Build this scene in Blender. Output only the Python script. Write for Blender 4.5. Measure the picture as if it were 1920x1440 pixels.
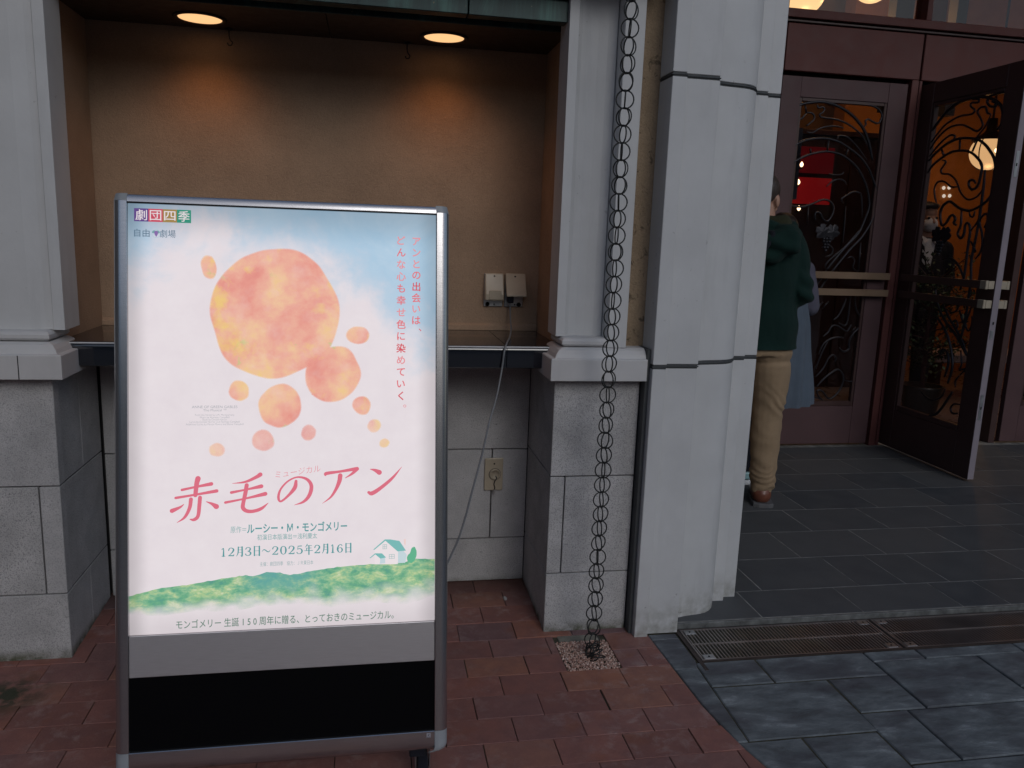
import bpy, bmesh, math, random
from mathutils import Vector, Matrix, noise
R = math.radians
random.seed(7)
scn = bpy.context.scene
for o in list(bpy.data.objects): bpy.data.objects.remove(o)

# ------------------------------------------------------------------ camera, world, sun, exposure
PMX, PMY = .518, 2.80; DL_E = 1.9; LOB_E = 9.5
cam_d = bpy.data.cameras.new('camera'); cam = bpy.data.objects.new('camera', cam_d)
scn.collection.objects.link(cam); scn.camera = cam
cam_d.sensor_fit = 'HORIZONTAL'; cam_d.sensor_width = 36.0; cam_d.lens = 1499.5/1920*36
cam_d.clip_start = 0.05; cam_d.clip_end = 500
P_, Y_, R_ = 0.18552556, 0.18194235, 0.0358629
fwd = Vector((math.sin(Y_)*math.cos(P_), math.cos(Y_)*math.cos(P_), -math.sin(P_)))
rt = Vector((math.cos(Y_), -math.sin(Y_), 0)); up = rt.cross(fwd)
rt2 = rt*math.cos(R_)+up*math.sin(R_); up2 = up*math.cos(R_)-rt*math.sin(R_)
M = Matrix((rt2, up2, -fwd)).transposed().to_4x4(); M.translation = Vector((0, 0, 1.38))
cam.matrix_world = M

SUN_EL, SUN_AZ = R(31), R(167)      # azimuth clockwise from +Y: behind the camera, to the right
w = bpy.data.worlds.new('World'); scn.world = w; w.use_nodes = True
wn = w.node_tree; bgn = wn.nodes['Background']
sky = wn.nodes.new('ShaderNodeTexSky'); sky.sky_type = 'NISHITA'; sky.sun_disc = False
sky.sun_elevation = SUN_EL; sky.sun_rotation = SUN_AZ; sky.air_density = 1.0; sky.dust_density = 1.2; sky.ozone_density = 1.2
wn.links.new(sky.outputs[0], bgn.inputs[0]); bgn.inputs[1].default_value = 0.082
sd = bpy.data.lights.new('sun', 'SUN'); sd.energy = 0.44; sd.angle = R(24); sd.color = (0.94, 0.97, 1)
so = bpy.data.objects.new('sun', sd); scn.collection.objects.link(so)
sdir = Vector((math.sin(SUN_AZ)*math.cos(SUN_EL), math.cos(SUN_AZ)*math.cos(SUN_EL), math.sin(SUN_EL)))
so.rotation_euler = sdir.to_track_quat('Z', 'Y').to_euler(); so.location = (3, -4, 6)
vs = scn.view_settings; scn.display_settings.display_device = 'sRGB'
vs.view_transform = 'Standard'; vs.look = 'None'; vs.exposure = 0.0; vs.gamma = 1.0; vs.use_curve_mapping = False

# ------------------------------------------------------------------ helpers
COL = scn.collection
def s2l(r, g, b):
    f = lambda c: (c/255/12.92) if c/255 <= .04045 else ((c/255+.055)/1.055)**2.4
    return (f(r), f(g), f(b), 1)
def tag(o, label=None, cat=None, group=None, kind=None):
    if label: o['label'] = label
    if cat: o['category'] = cat
    if group: o['group'] = group
    if kind: o['kind'] = kind
    return o
def empty(name, loc, label=None, cat=None, group=None, kind=None):
    o = bpy.data.objects.new(name, None); COL.objects.link(o); o.location = loc; o.empty_display_size = .1
    return tag(o, label, cat, group, kind)
def link(name, me, parent=None, loc=(0, 0, 0), mat=None):
    if mat and not me.materials: me.materials.append(mat)
    o = bpy.data.objects.new(name, me); COL.objects.link(o); o.location = loc
    if parent: o.parent = parent
    return o
def finish(bm, name, mat, parent=None, smooth=False, loc=(0, 0, 0), off=True, bevel=0):
    """bm is in world coordinates; the parent's location is subtracted."""
    if parent is not None and off:
        d = -Vector(parent.location)
        if parent.parent: d -= Vector(parent.parent.location)
        bmesh.ops.translate(bm, verts=bm.verts, vec=d)
    bmesh.ops.recalc_face_normals(bm, faces=bm.faces)
    me = bpy.data.meshes.new(name); bm.to_mesh(me); bm.free()
    if smooth:
        me.polygons.foreach_set('use_smooth', [True]*len(me.polygons))
    o = link(name, me, parent, loc, mat)
    return o
def box(bm, x0, x1, y0, y1, z0, z1, bev=0.0, seg=1):
    r = bmesh.ops.create_cube(bm, size=1)
    for v in r['verts']:
        v.co = Vector(((x0+x1)/2+v.co.x*(x1-x0), (y0+y1)/2+v.co.y*(y1-y0), (z0+z1)/2+v.co.z*(z1-z0)))
    if bev:
        es = {e for v in r['verts'] for e in v.link_edges}
        bmesh.ops.bevel(bm, geom=list(es), offset=bev, segments=seg, affect='EDGES', profile=.5)
def B(name, mat, parent, *a, bev=0.0, seg=1, smooth=False):
    bm = bmesh.new(); box(bm, *a, bev=bev, seg=seg)
    return finish(bm, name, mat, parent, smooth)
def prism(bm, poly, z0, z1, axis='z', top_bev=0):
    """extrude a 2D polygon. axis z: poly=(x,y); axis x: poly=(y,z) extruded in x; axis y: poly=(x,z)"""
    f = {'z': lambda p, t: (p[0], p[1], t), 'x': lambda p, t: (t, p[0], p[1]), 'y': lambda p, t: (p[0], t, p[1])}[axis]
    a = [bm.verts.new(f(p, z0)) for p in poly]; n = len(poly)
    if top_bev:
        c = Vector((sum(p[0] for p in poly)/n, sum(p[1] for p in poly)/n))
        b = [bm.verts.new(f(p, z1-top_bev)) for p in poly]
        ins = inset(poly, top_bev)
        t = [bm.verts.new(f(p, z1)) for p in ins]
        for i in range(n):
            j = (i+1) % n
            bm.faces.new((a[i], a[j], b[j], b[i])); bm.faces.new((b[i], b[j], t[j], t[i]))
        bm.faces.new(t); bm.faces.new(a[::-1])
    else:
        b = [bm.verts.new(f(p, z1)) for p in poly]
        for i in range(n):
            j = (i+1) % n; bm.faces.new((a[i], a[j], b[j], b[i]))
        bm.faces.new(b); bm.faces.new(a[::-1])
def inset(poly, d):
    n = len(poly); area = sum(poly[i][0]*poly[(i+1) % n][1]-poly[(i+1) % n][0]*poly[i][1] for i in range(n))
    s = 1 if area > 0 else -1; out = []
    for i in range(n):
        p0, p1, p2 = Vector(poly[i-1][:2]), Vector(poly[i][:2]), Vector(poly[(i+1) % n][:2])
        e1 = (p1-p0).normalized(); e2 = (p2-p1).normalized()
        n1 = Vector((-e1.y, e1.x))*s; n2 = Vector((-e2.y, e2.x))*s
        b = n1+n2; k = b.length
        b = b/k if k > 1e-6 else n1
        out.append(tuple(p1+b*(d/max(.4, b.dot(n1)))))
    return out
def clip(poly, a, b, c):
    """keep a*x+b*y<=c"""
    out = []
    for i in range(len(poly)):
        p, q = poly[i], poly[(i+1) % len(poly)]
        dp, dq = a*p[0]+b*p[1]-c, a*q[0]+b*q[1]-c
        if dp <= 0: out.append(p)
        if dp*dq < 0:
            t = dp/(dp-dq); out.append((p[0]+(q[0]-p[0])*t, p[1]+(q[1]-p[1])*t))
    return out
def parea(p): return abs(sum(p[i][0]*p[(i+1) % len(p)][1]-p[(i+1) % len(p)][0]*p[i][1] for i in range(len(p))))/2
def catmull(pts, n=6, closed=False):
    P = [Vector(p) for p in pts]
    if len(P) < 3: return P
    out = []; m = len(P)
    rng = range(m if closed else m-1)
    for i in rng:
        p0 = P[(i-1) % m] if (closed or i > 0) else P[0]*2-P[1]
        p1 = P[i]; p2 = P[(i+1) % m]
        p3 = P[(i+2) % m] if (closed or i+2 < m) else P[-1]*2-P[-2]
        for k in range(n):
            t = k/n; t2 = t*t; t3 = t2*t
            out.append(.5*((2*p1)+(p2-p0)*t+(2*p0-5*p1+4*p2-p3)*t2+(3*p1-p0-3*p2+p3)*t3))
    if not closed: out.append(P[-1])
    return out
def tube(bm, pts, rad, seg=8, cap=True, closed=False):
    P = [Vector(p) for p in pts]; n = len(P); rings = []
    up0 = Vector((0, 0, 1))
    prev = None
    for i, p in enumerate(P):
        if closed: t = (P[(i+1) % n]-P[i-1]).normalized()
        else: t = (P[min(i+1, n-1)]-P[max(i-1, 0)]).normalized()
        if prev is None:
            a = t.orthogonal().normalized()
        else:
            a = (prev-t*prev.dot(t)).normalized() if (prev-t*prev.dot(t)).length > 1e-6 else t.orthogonal().normalized()
        prev = a; b = t.cross(a)
        r = rad[i] if isinstance(rad, (list, tuple)) else rad
        rings.append([bm.verts.new(p+(a*math.cos(2*math.pi*k/seg)+b*math.sin(2*math.pi*k/seg))*r) for k in range(seg)])
    m = n if closed else n-1
    for i in range(m):
        A, Bq = rings[i], rings[(i+1) % n]
        off = 0
        if closed and i == n-1:
            off = min(range(seg), key=lambda s: (A[0].co-Bq[s].co).length)
        for k in range(seg):
            bm.faces.new((A[k], A[(k+1) % seg], Bq[(k+1+off) % seg], Bq[(k+off) % seg]))
    if cap and not closed:
        bm.faces.new(rings[0][::-1]); bm.faces.new(rings[-1])
def lathe(bm, prof, c, seg=24, axis='z'):
    rings = []
    for r, h in prof:
        ring = []
        for k in range(seg):
            a = 2*math.pi*k/seg
            d = (r*math.cos(a), r*math.sin(a), h)
            if axis == 'y': d = (d[0], d[2], d[1])
            if axis == 'x': d = (d[2], d[0], d[1])
            ring.append(bm.verts.new(Vector(c)+Vector(d)))
        rings.append(ring)
    for A, Bq in zip(rings, rings[1:]):
        for k in range(seg): bm.faces.new((A[k], A[(k+1) % seg], Bq[(k+1) % seg], Bq[k]))
    if prof[0][0] > 1e-5: bm.faces.new(rings[0][::-1])
    if prof[-1][0] > 1e-5: bm.faces.new(rings[-1])

# ------------------------------------------------------------------ materials
class NT:
    def __init__(s, name):
        s.m = bpy.data.materials.new(name); s.m.use_nodes = True; s.t = s.m.node_tree; s.N = s.t.nodes
        s.b = s.N['Principled BSDF']; s.out = s.N['Material Output']
    def n(s, typ, **kw):
        x = s.N.new('ShaderNode'+typ)
        for k, v in kw.items(): setattr(x, k, v)
        return x
    def l(s, a, b): s.t.links.new(a, b)
    def val(s, sock, v):
        if hasattr(v, 'is_output'): s.l(v, sock)
        else: sock.default_value = v
    def math(s, op, a, b=0.0, c=0.0, clamp=False):
        x = s.n('Math', operation=op, use_clamp=clamp)
        s.val(x.inputs[0], a); s.val(x.inputs[1], b); s.val(x.inputs[2], c); return x.outputs[0]
    def mix(s, f, a, b, blend='MIX'):
        x = s.n('Mix', data_type='RGBA', blend_type=blend)
        s.val(x.inputs[0], f); s.val(x.inputs[6], a); s.val(x.inputs[7], b); return x.outputs[2]
    def noise(s, vec, scale, detail=4, rough=.55, dist=0, out=0):
        x = s.n('TexNoise'); s.l(vec, x.inputs['Vector']); x.inputs['Scale'].default_value = scale
        x.inputs['Detail'].default_value = detail; x.inputs['Roughness'].default_value = rough; x.inputs['Distortion'].default_value = dist
        return x.outputs[out]
    def ramp(s, f, stops, interp='LINEAR'):
        x = s.n('ValToRGB'); s.val(x.inputs[0], f); e = x.color_ramp.elements; x.color_ramp.interpolation = interp
        while len(e) < len(stops): e.new(.5)
        for i, (p, c) in enumerate(stops):
            e[i].position = p; e[i].color = c if not isinstance(c, (int, float)) else (c, c, c, 1)
        return x.outputs[0]
    def smooth(s, v, a, b, lo=0.0, hi=1.0):
        x = s.n('MapRange', interpolation_type='SMOOTHSTEP'); s.val(x.inputs[0], v)
        for i, q in enumerate((a, b, lo, hi)): x.inputs[i+1].default_value = q
        return x.outputs[0]
    def bump(s, h, strength=.3, dist=.01, normal=None):
        x = s.n('Bump'); x.inputs['Strength'].default_value = strength; x.inputs['Distance'].default_value = dist
        s.l(h, x.inputs['Height'])
        if normal: s.l(normal, x.inputs['Normal'])
        s.l(x.outputs[0], s.b.inputs['Normal']); return x.outputs[0]
    def pos(s): return s.n('NewGeometry').outputs['Position']
    def xyz(s, v):
        x = s.n('SeparateXYZ'); s.l(v, x.inputs[0]); return x.outputs
    def scalev(s, v, sx, sy, sz):
        x = s.n('Mapping'); s.l(v, x.inputs[0]); x.inputs['Scale'].default_value = (sx, sy, sz); return x.outputs[0]
    def rnd(s): return s.n('ObjectInfo').outputs['Random']
    def base(s, c, rough=.6, metal=0.0, spec=.5):
        s.val(s.b.inputs['Base Color'], c); s.val(s.b.inputs['Roughness'], rough); s.val(s.b.inputs['Metallic'], metal)
        s.b.inputs['Specular IOR Level'].default_value = spec
        return s.m

def mat_plain(name, col, rough=.6, metal=0, var=.12, nscale=14, bump=0, bscale=120, spec=.5, stretch=(1, 1, 1)):
    t = NT(name); p = t.scalev(t.pos(), *stretch)
    n1 = t.noise(p, nscale, 5)
    lo = tuple(c*(1-var) for c in col[:3])+(1,); hi = tuple(min(1, c*(1+var)) for c in col[:3])+(1,)
    t.base(t.ramp(n1, [(.3, lo), (.7, hi)]), t.ramp(t.noise(p, nscale*2, 3), [(.3, max(0, rough-.07)), (.7, min(1, rough+.07))]), metal, spec)
    if bump: t.bump(t.noise(p, bscale, 4), bump, .004)
    return t.m

def mat_paintstone(name, col, dirt=.35):
    t = NT(name); p = t.pos(); z = t.xyz(p)[2]
    st = t.noise(t.scalev(p, 1, 1, .12), 16, 5, .6)
    n2 = t.noise(p, 5, 6, .6)
    c = t.mix(t.ramp(n2, [(.35, 0.0), (.75, 1.0)]), tuple(x*.88 for x in col[:3])+(1,), col)
    c = t.mix(t.math('MULTIPLY', t.ramp(st, [(.56, 0.0), (.75, 1.0)]), dirt), c, tuple(x*.62 for x in col[:3])+(1,))
    spots = t.ramp(t.noise(p, 38, 3, .7), [(.66, 0.0), (.72, 1.0)])
    sp2 = t.ramp(t.noise(p, 3.1, 2), [(.52, 0.0), (.62, 1.0)])
    c = t.mix(t.math('MULTIPLY', t.math('MULTIPLY', spots, sp2), .5), c, (.12, .11, .1, 1))
    # splash dirt in the lowest decimetre
    low = t.math('MULTIPLY', t.smooth(z, .16, .0), t.ramp(t.noise(p, 30, 5), [(.35, .1), (.65, .9)]))
    c = t.mix(t.math('MULTIPLY', low, .7), c, (.16, .15, .11, 1))
    t.base(c, .62, 0, .35)
    t.bump(t.noise(p, 90, 5), .18, .002)
    return t.m

def mat_granite(name, col=(.40, .405, .42, 1)):
    t = NT(name); p = t.pos(); z = t.xyz(p)[2]
    rnd = t.rnd()
    fine = t.noise(p, 420, 3, .8)
    sp = t.ramp(t.noise(p, 260, 5, .75), [(.38, 0.0), (.50, 1.0)])
    c = t.mix(t.ramp(t.noise(p, 9, 5, .6), [(.3, 0.0), (.7, 1.0)]), tuple(x*.8 for x in col[:3])+(1,), tuple(x*1.12 for x in col[:3])+(1,))
    c = t.mix(t.math('SUBTRACT', 1.0, sp), c, (.24, .24, .25, 1))
    pits = t.ramp(t.noise(p, 75, 3, .6), [(.69, 0.0), (.72, 1.0)])
    c = t.mix(t.math('MULTIPLY', pits, .6), c, (.05, .05, .05, 1))
    c = t.mix(t.math('MULTIPLY', t.math('SUBTRACT', rnd, .35), .45), c, (.56, .56, .58, 1))
    c = t.mix(t.math('MULTIPLY', t.ramp(t.noise(p, 3.3, 6, .65), [(.5, 0.0), (.72, 1.0)]), .35), c, (.2, .2, .2, 1))
    moss = t.math('MULTIPLY', t.smooth(z, .05, .0), t.ramp(t.noise(p, 22, 4), [(.35, .2), (.6, 1.0)]))
    c = t.mix(moss, c, (.07, .075, .035, 1))
    t.base(c, .85, 0, .25)
    t.bump(t.math('ADD', t.noise(p, 260, 4, .7), t.math('MULTIPLY', t.noise(p, 70, 3), .6)), .55, .004)
    return t.m

def mat_plaster(name, col, sc=70, strength=.6, stains=0.0):
    t = NT(name); p = t.pos()
    c = t.mix(t.ramp(t.noise(p, 6, 5, .6), [(.3, 0.0), (.7, 1.0)]), tuple(x*.86 for x in col[:3])+(1,), tuple(x*1.08 for x in col[:3])+(1,))
    g = t.ramp(t.noise(p, 210, 3, .8), [(.3, .78), (.6, 1.0)])
    c = t.mix(1.0, c, g, 'MULTIPLY')
    if stains:
        k = t.ramp(t.noise(t.scalev(p, 1, 1, .8), sc*.45, 6, .7, 1.2), [(.58, 0.0), (.66, 1.0)])
        c = t.mix(t.math('MULTIPLY', k, stains), c, (.06, .045, .03, 1))
    t.base(c, .9, 0, .2)
    t.bump(t.math('ADD', t.noise(p, sc, 6, .7), t.math('MULTIPLY', t.noise(p, sc*4, 3), .4)), strength, .006)
    return t.m

M_white = mat_paintstone('painted_cast_stone', (.585, .59, .592, 1), .3)
M_white2 = mat_paintstone('painted_cast_stone_warm', (.58, .575, .575, 1), .18)
M_granite = mat_granite('bush_hammered_granite', (.50, .495, .495, 1))
M_tan = mat_plaster('tan_plaster', (.40, .275, .185, 1), 60, .6)
M_tan_rough = mat_plaster('rough_tan_stucco', (.36, .27, .18, 1), 55, 1.0, .75)
M_joint = mat_plain('dark_joint', (.025, .025, .028, 1), .8, bump=.3)
M_seal = mat_plain('grey_sealant', (.06, .065, .068, 1), .7, bump=.4, bscale=200)
M_counter = mat_plain('polished_black_granite', (.010, .012, .018, 1), .07, var=.4, nscale=300, spec=1.0)
M_soffit = mat_plain('dark_brown_soffit', (.045, .028, .018, 1), .55, bump=.2)
M_iron = mat_plain('wrought_iron', (.035, .035, .042, 1), .38, .7, bump=.3, bscale=300)
M_chain = mat_plain('weathered_bronze_wire', (.035, .037, .036, 1), .5, .5, bump=.3, bscale=400)
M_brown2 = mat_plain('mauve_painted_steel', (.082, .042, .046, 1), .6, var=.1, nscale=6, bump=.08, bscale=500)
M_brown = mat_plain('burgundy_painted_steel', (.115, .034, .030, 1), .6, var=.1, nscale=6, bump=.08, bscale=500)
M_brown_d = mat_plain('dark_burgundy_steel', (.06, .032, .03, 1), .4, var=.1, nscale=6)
M_edge = mat_plain('grey_violet_door_edge', (.24, .21, .24, 1), .5, var=.08, nscale=6, bump=.1, bscale=600)
M_brass = mat_plain('aged_brass_bar', (.24, .165, .11, 1), .42, .35, var=.12, nscale=5)
M_cream = mat_plain('cream_bar_end', (.36, .31, .235, 1), .45)
M_steel = mat_plain('brushed_steel', (.45, .46, .47, 1), .35, .9)
M_grate = mat_plain('grey_grate_steel', (.32, .29, .28, 1), .42, .8, var=.2, nscale=8)
M_rust = mat_plain('dull_grate_frame', (.07, .055, .05, 1), .6, .5, var=.3)
M_black = mat_plain('black_rubber', (.008, .008, .01, 1), .5)
M_void = mat_plain('drain_dark', (.004, .004, .004, 1), .9)
M_beige = mat_plain('beige_plastic', (.42, .36, .27, 1), .4, var=.08)
M_cable = mat_plain('grey_cable', (.16, .17, .18, 1), .5)
M_conc = mat_plain('pale_mortar', (.2, .19, .155, 1), .9, var=.3, nscale=30, bump=.6, bscale=80)
M_skin = mat_plain('skin', (.42, .24, .17, 1), .5, var=.1)
M_hair = mat_plain('dark_hair', (.018, .013, .011, 1), .45, var=.3, nscale=60, bump=.6, bscale=160, stretch=(1, 1, .15))
M_hair2 = mat_plain('greying_brown_hair', (.05, .038, .032, 1), .5, var=.4, nscale=60, bump=.6, bscale=160, stretch=(1, 1, .2))
def mat_cloth(name, col, sc=500, rough=.85, var=.1):
    t = NT(name); p = t.pos()
    c = t.ramp(t.noise(p, 7, 4), [(.3, tuple(x*(1-var) for x in col[:3])+(1,)), (.7, tuple(x*(1+var) for x in col[:3])+(1,))])
    t.base(c, rough, 0, .25)
    wv = t.n('TexWave'); t.l(p, wv.inputs['Vector']); wv.inputs['Scale'].default_value = sc
    t.bump(t.math('ADD', wv.outputs['Fac'], t.math('MULTIPLY', t.noise(p, 11, 3, .5, 1.5), 9.0)), .35, .0035)
    t.b.inputs['Sheen Weight'].default_value = .04
    return t.m
M_green = mat_cloth('dark_green_cotton', (.003, .021, .017, 1))
M_olive = mat_cloth('dark_olive_lining', (.03, .032, .016, 1))
M_khaki = mat_cloth('khaki_twill', (.33, .235, .145, 1))
M_bluegrey = mat_cloth('blue_grey_wool', (.10, .13, .17, 1))
M_violet = mat_cloth('violet_grey_knit', (.10, .098, .135, 1))
M_navy = mat_cloth('dark_navy_cloth', (.01, .011, .018, 1))
M_whitecloth = mat_cloth('white_cotton', (.7, .72, .75, 1))
M_leather = mat_plain('brown_leather', (.16, .055, .032, 1), .35, var=.2, nscale=30, bump=.2)
M_sole = mat_plain('grey_rubber_sole', (.11, .11, .115, 1), .7)
M_teal = mat_plain('pale_teal_plastic', (.25, .42, .45, 1), .4)

def mat_patina():
    t = NT('green_copper_patina'); p = t.pos()
    f = t.noise(t.scalev(p, 1, 1, .25), 9, 6, .65, .8)
    c = t.ramp(f, [(.3, (.008, .012, .013, 1)), (.52, (.02, .045, .045, 1)), (.75, (.06, .15, .13, 1))])
    d = t.ramp(t.noise(p, 90, 2), [(.74, 0.0), (.76, 1.0)])
    c = t.mix(d, c, (.25, .2, .12, 1))
    t.base(c, .42, .35); t.bump(f, .2, .004); return t.m
M_patina = mat_patina()
def mat_alu():
    t = NT('satin_anodised_aluminium'); p = t.pos()
    n1 = t.noise(t.scalev(p, 1, 1, 40), 30, 3)
    t.base(t.ramp(n1, [(.3, (.46, .455, .465, 1)), (.7, (.54, .535, .545, 1))]), .24, .95); return t.m
M_alu = mat_alu()
M_panel = mat_plain('brushed_panel', (.62, .60, .61, 1), .42, .85, var=.06, nscale=30, stretch=(1, 1, 30))
M_corner = mat_plain('grey_plastic_corner', (.27, .29, .31, 1), .45)
def mat_glass(name, tint=(.55, .5, .5, 1)):
    t = NT(name)
    tr = t.n('BsdfTransparent'); tr.inputs[0].default_value = tint
    gl = t.n('BsdfGlossy'); gl.inputs['Roughness'].default_value = .03; gl.inputs[0].default_value = (1, 1, 1, 1)
    fr = t.n('Fresnel'); fr.inputs[0].default_value = 1.5
    mx = t.n('MixShader'); t.l(t.math('MULTIPLY', fr.outputs[0], t.math('SUBTRACT', 1.0, t.n('NewGeometry').outputs['Backfacing'])), mx.inputs[0]); t.l(tr.outputs[0], mx.inputs[1]); t.l(gl.outputs[0], mx.inputs[2])
    t.l(mx.outputs[0], t.out.inputs[0]); return t.m
M_glass = mat_glass('door_glass', (.72, .69, .68, 1))
M_glass_up = mat_glass('transom_glass', (.9, .88, .86, 1))
def mat_emit(name, col, s, var=0):
    t = NT(name); t.base((.02, .02, .02, 1), .4)
    t.val(t.b.inputs['Emission Color'], col); t.b.inputs['Emission Strength'].default_value = s; return t.m
M_lens = mat_emit('frosted_warm_lens', (1, .56, .25, 1), 1.12)
M_globe = mat_emit('opal_globe_lit', (1, .62, .28, 1), 1.35)
M_bulb = mat_emit('small_lit_bulb', (1, .72, .42, 1), 7)
M_spotdot = mat_emit('small_cool_spot', (1, .9, .75, 1), 1.3)

def mat_brick():
    t = NT('red_clay_paver'); p = t.pos(); q = t.xyz(p); r = t.rnd()
    c = t.ramp(r, [(0, (.22, .096, .080, 1)), (.3, (.29, .125, .102, 1)), (.55, (.245, .125, .113, 1)), (.8, (.33, .145, .095, 1)), (.9, (.28, .108, .078, 1)), (1, (.175, .105, .11, 1))])
    sep = t.n('CombineXYZ'); t.l(t.math('MULTIPLY', r, 37.0), sep.inputs[0]); t.l(t.math('MULTIPLY', r, 91.0), sep.inputs[1])
    va = t.n('VectorMath', operation='ADD'); t.l(p, va.inputs[0]); t.l(sep.outputs[0], va.inputs[1]); pv = va.outputs[0]
    m1 = t.noise(pv, 12, 6, .65)
    c = t.mix(t.ramp(m1, [(.35, 0.0), (.7, .6)]), c, (.16, .085, .083, 1))
    ef = t.math('MULTIPLY', t.ramp(t.noise(pv, 17, 9, .72, .3), [(.50, 0.0), (.70, 1.0)]), t.ramp(t.noise(p, 3.2, 3), [(.42, .2), (.6, .95)]))
    c = t.mix(t.math('MULTIPLY', ef, .55), c, (.42, .34, .32, 1))
    wet = t.ramp(t.noise(pv, 5, 3), [(.60, 0.0), (.68, 1.0)])
    c = t.mix(t.math('MULTIPLY', wet, .35), c, (.24, .085, .04, 1))
    # moss patch near the left pedestal and a darker strip along the wall
    va2 = t.n('VectorMath', operation='DISTANCE'); t.l(p, va2.inputs[0]); va2.inputs[1].default_value = (-1.04, 2.35, .0)
    ms = t.math('MULTIPLY', t.smooth(va2.outputs['Value'], .16, .02), t.ramp(t.noise(p, 17, 4), [(.4, 0.0), (.55, 1.0)]))
    c = t.mix(ms, c, (.045, .05, .03, 1))
    wall_dk = t.math('MULTIPLY', t.smooth(q[1], 2.72, 2.97), .65)
    c = t.mix(wall_dk, c, (.045, .028, .022, 1))
    va3 = t.n('VectorMath', operation='DISTANCE'); t.l(t.scalev(p, 1, .45, .2), va3.inputs[0]); va3.inputs[1].default_value = (PMX, PMY*.45, .002)
    c = t.mix(t.smooth(va3.outputs['Value'], .009, .005), c, (.5, .5, .5, 1))
    t.base(c, t.ramp(m1, [(.3, .62), (.7, .85)]), 0, .35)
    t.bump(t.math('ADD', t.noise(p, 120, 5, .7), t.math('MULTIPLY', t.noise(pv, 25, 5), 1.4)), .45, .004)
    return t.m
M_brick = mat_brick()
def mat_slate():
    t = NT('riven_blue_slate'); p = t.pos(); r = t.rnd()
    sep = t.n('CombineXYZ'); t.l(t.math('MULTIPLY', r, 53.0), sep.inputs[0]); t.l(t.math('MULTIPLY', r, 17.0), sep.inputs[1])
    va = t.n('VectorMath', operation='ADD'); t.l(p, va.inputs[0]); t.l(sep.outputs[0], va.inputs[1])
    mp = t.n('Mapping'); t.l(va.outputs[0], mp.inputs[0]); mp.inputs['Rotation'].default_value = (0, 0, R(38)); mp.inputs['Scale'].default_value = (1, 2.6, 1); pv = mp.outputs[0]
    f = t.noise(pv, 6.5, 10, .74, .25)
    c = t.ramp(f, [(.34, (.080, .088, .094, 1)), (.47, (.125, .141, .152, 1)), (.58, (.175, .197, .21, 1)), (.70, (.33, .365, .385, 1))])
    c = t.mix(t.math('MULTIPLY', t.ramp(t.noise(pv, 2.2, 3), [(.5, 0.0), (.62, 1.0)]), .55), c, (.062, .056, .068, 1))
    t.base(c, t.ramp(f, [(.3, .62), (.7, .85)]), 0, .25)
    t.bump(f, .45, .012); return t.m
M_slate = mat_slate()
def mat_tile():
    t = NT('dark_entrance_tile'); p = t.pos(); r = t.rnd()
    c = t.ramp(r, [(0, (.064, .069, .074, 1)), (.5, (.088, .091, .094, 1)), (1, (.056, .062, .070, 1))])
    c = t.mix(t.ramp(t.noise(p, 8, 5), [(.35, 0.0), (.7, .5)]), c, (.10, .104, .108, 1))
    t.base(c, .62, 0, .25); t.bump(t.noise(p, 60, 5), .3, .003); return t.m
M_tile = mat_tile()
M_grout = mat_plain('pale_grout', (.19, .19, .18, 1), .9, var=.5, nscale=18)
M_sand = mat_plain('dark_joint_sand', (.045, .042, .026, 1), .95, var=.8, nscale=30, bump=.5)
def mat_gravel():
    t = NT('pink_granite_gravel'); p = t.pos()
    c = t.ramp(t.noise(p, 130, 1, .5), [(.3, (.20, .11, .09, 1)), (.45, (.40, .24, .19, 1)), (.58, (.52, .37, .31, 1)), (.72, (.7, .58, .52, 1))])
    t.base(c, .8, 0, .3); return t.m
M_gravel = mat_gravel()
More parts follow.
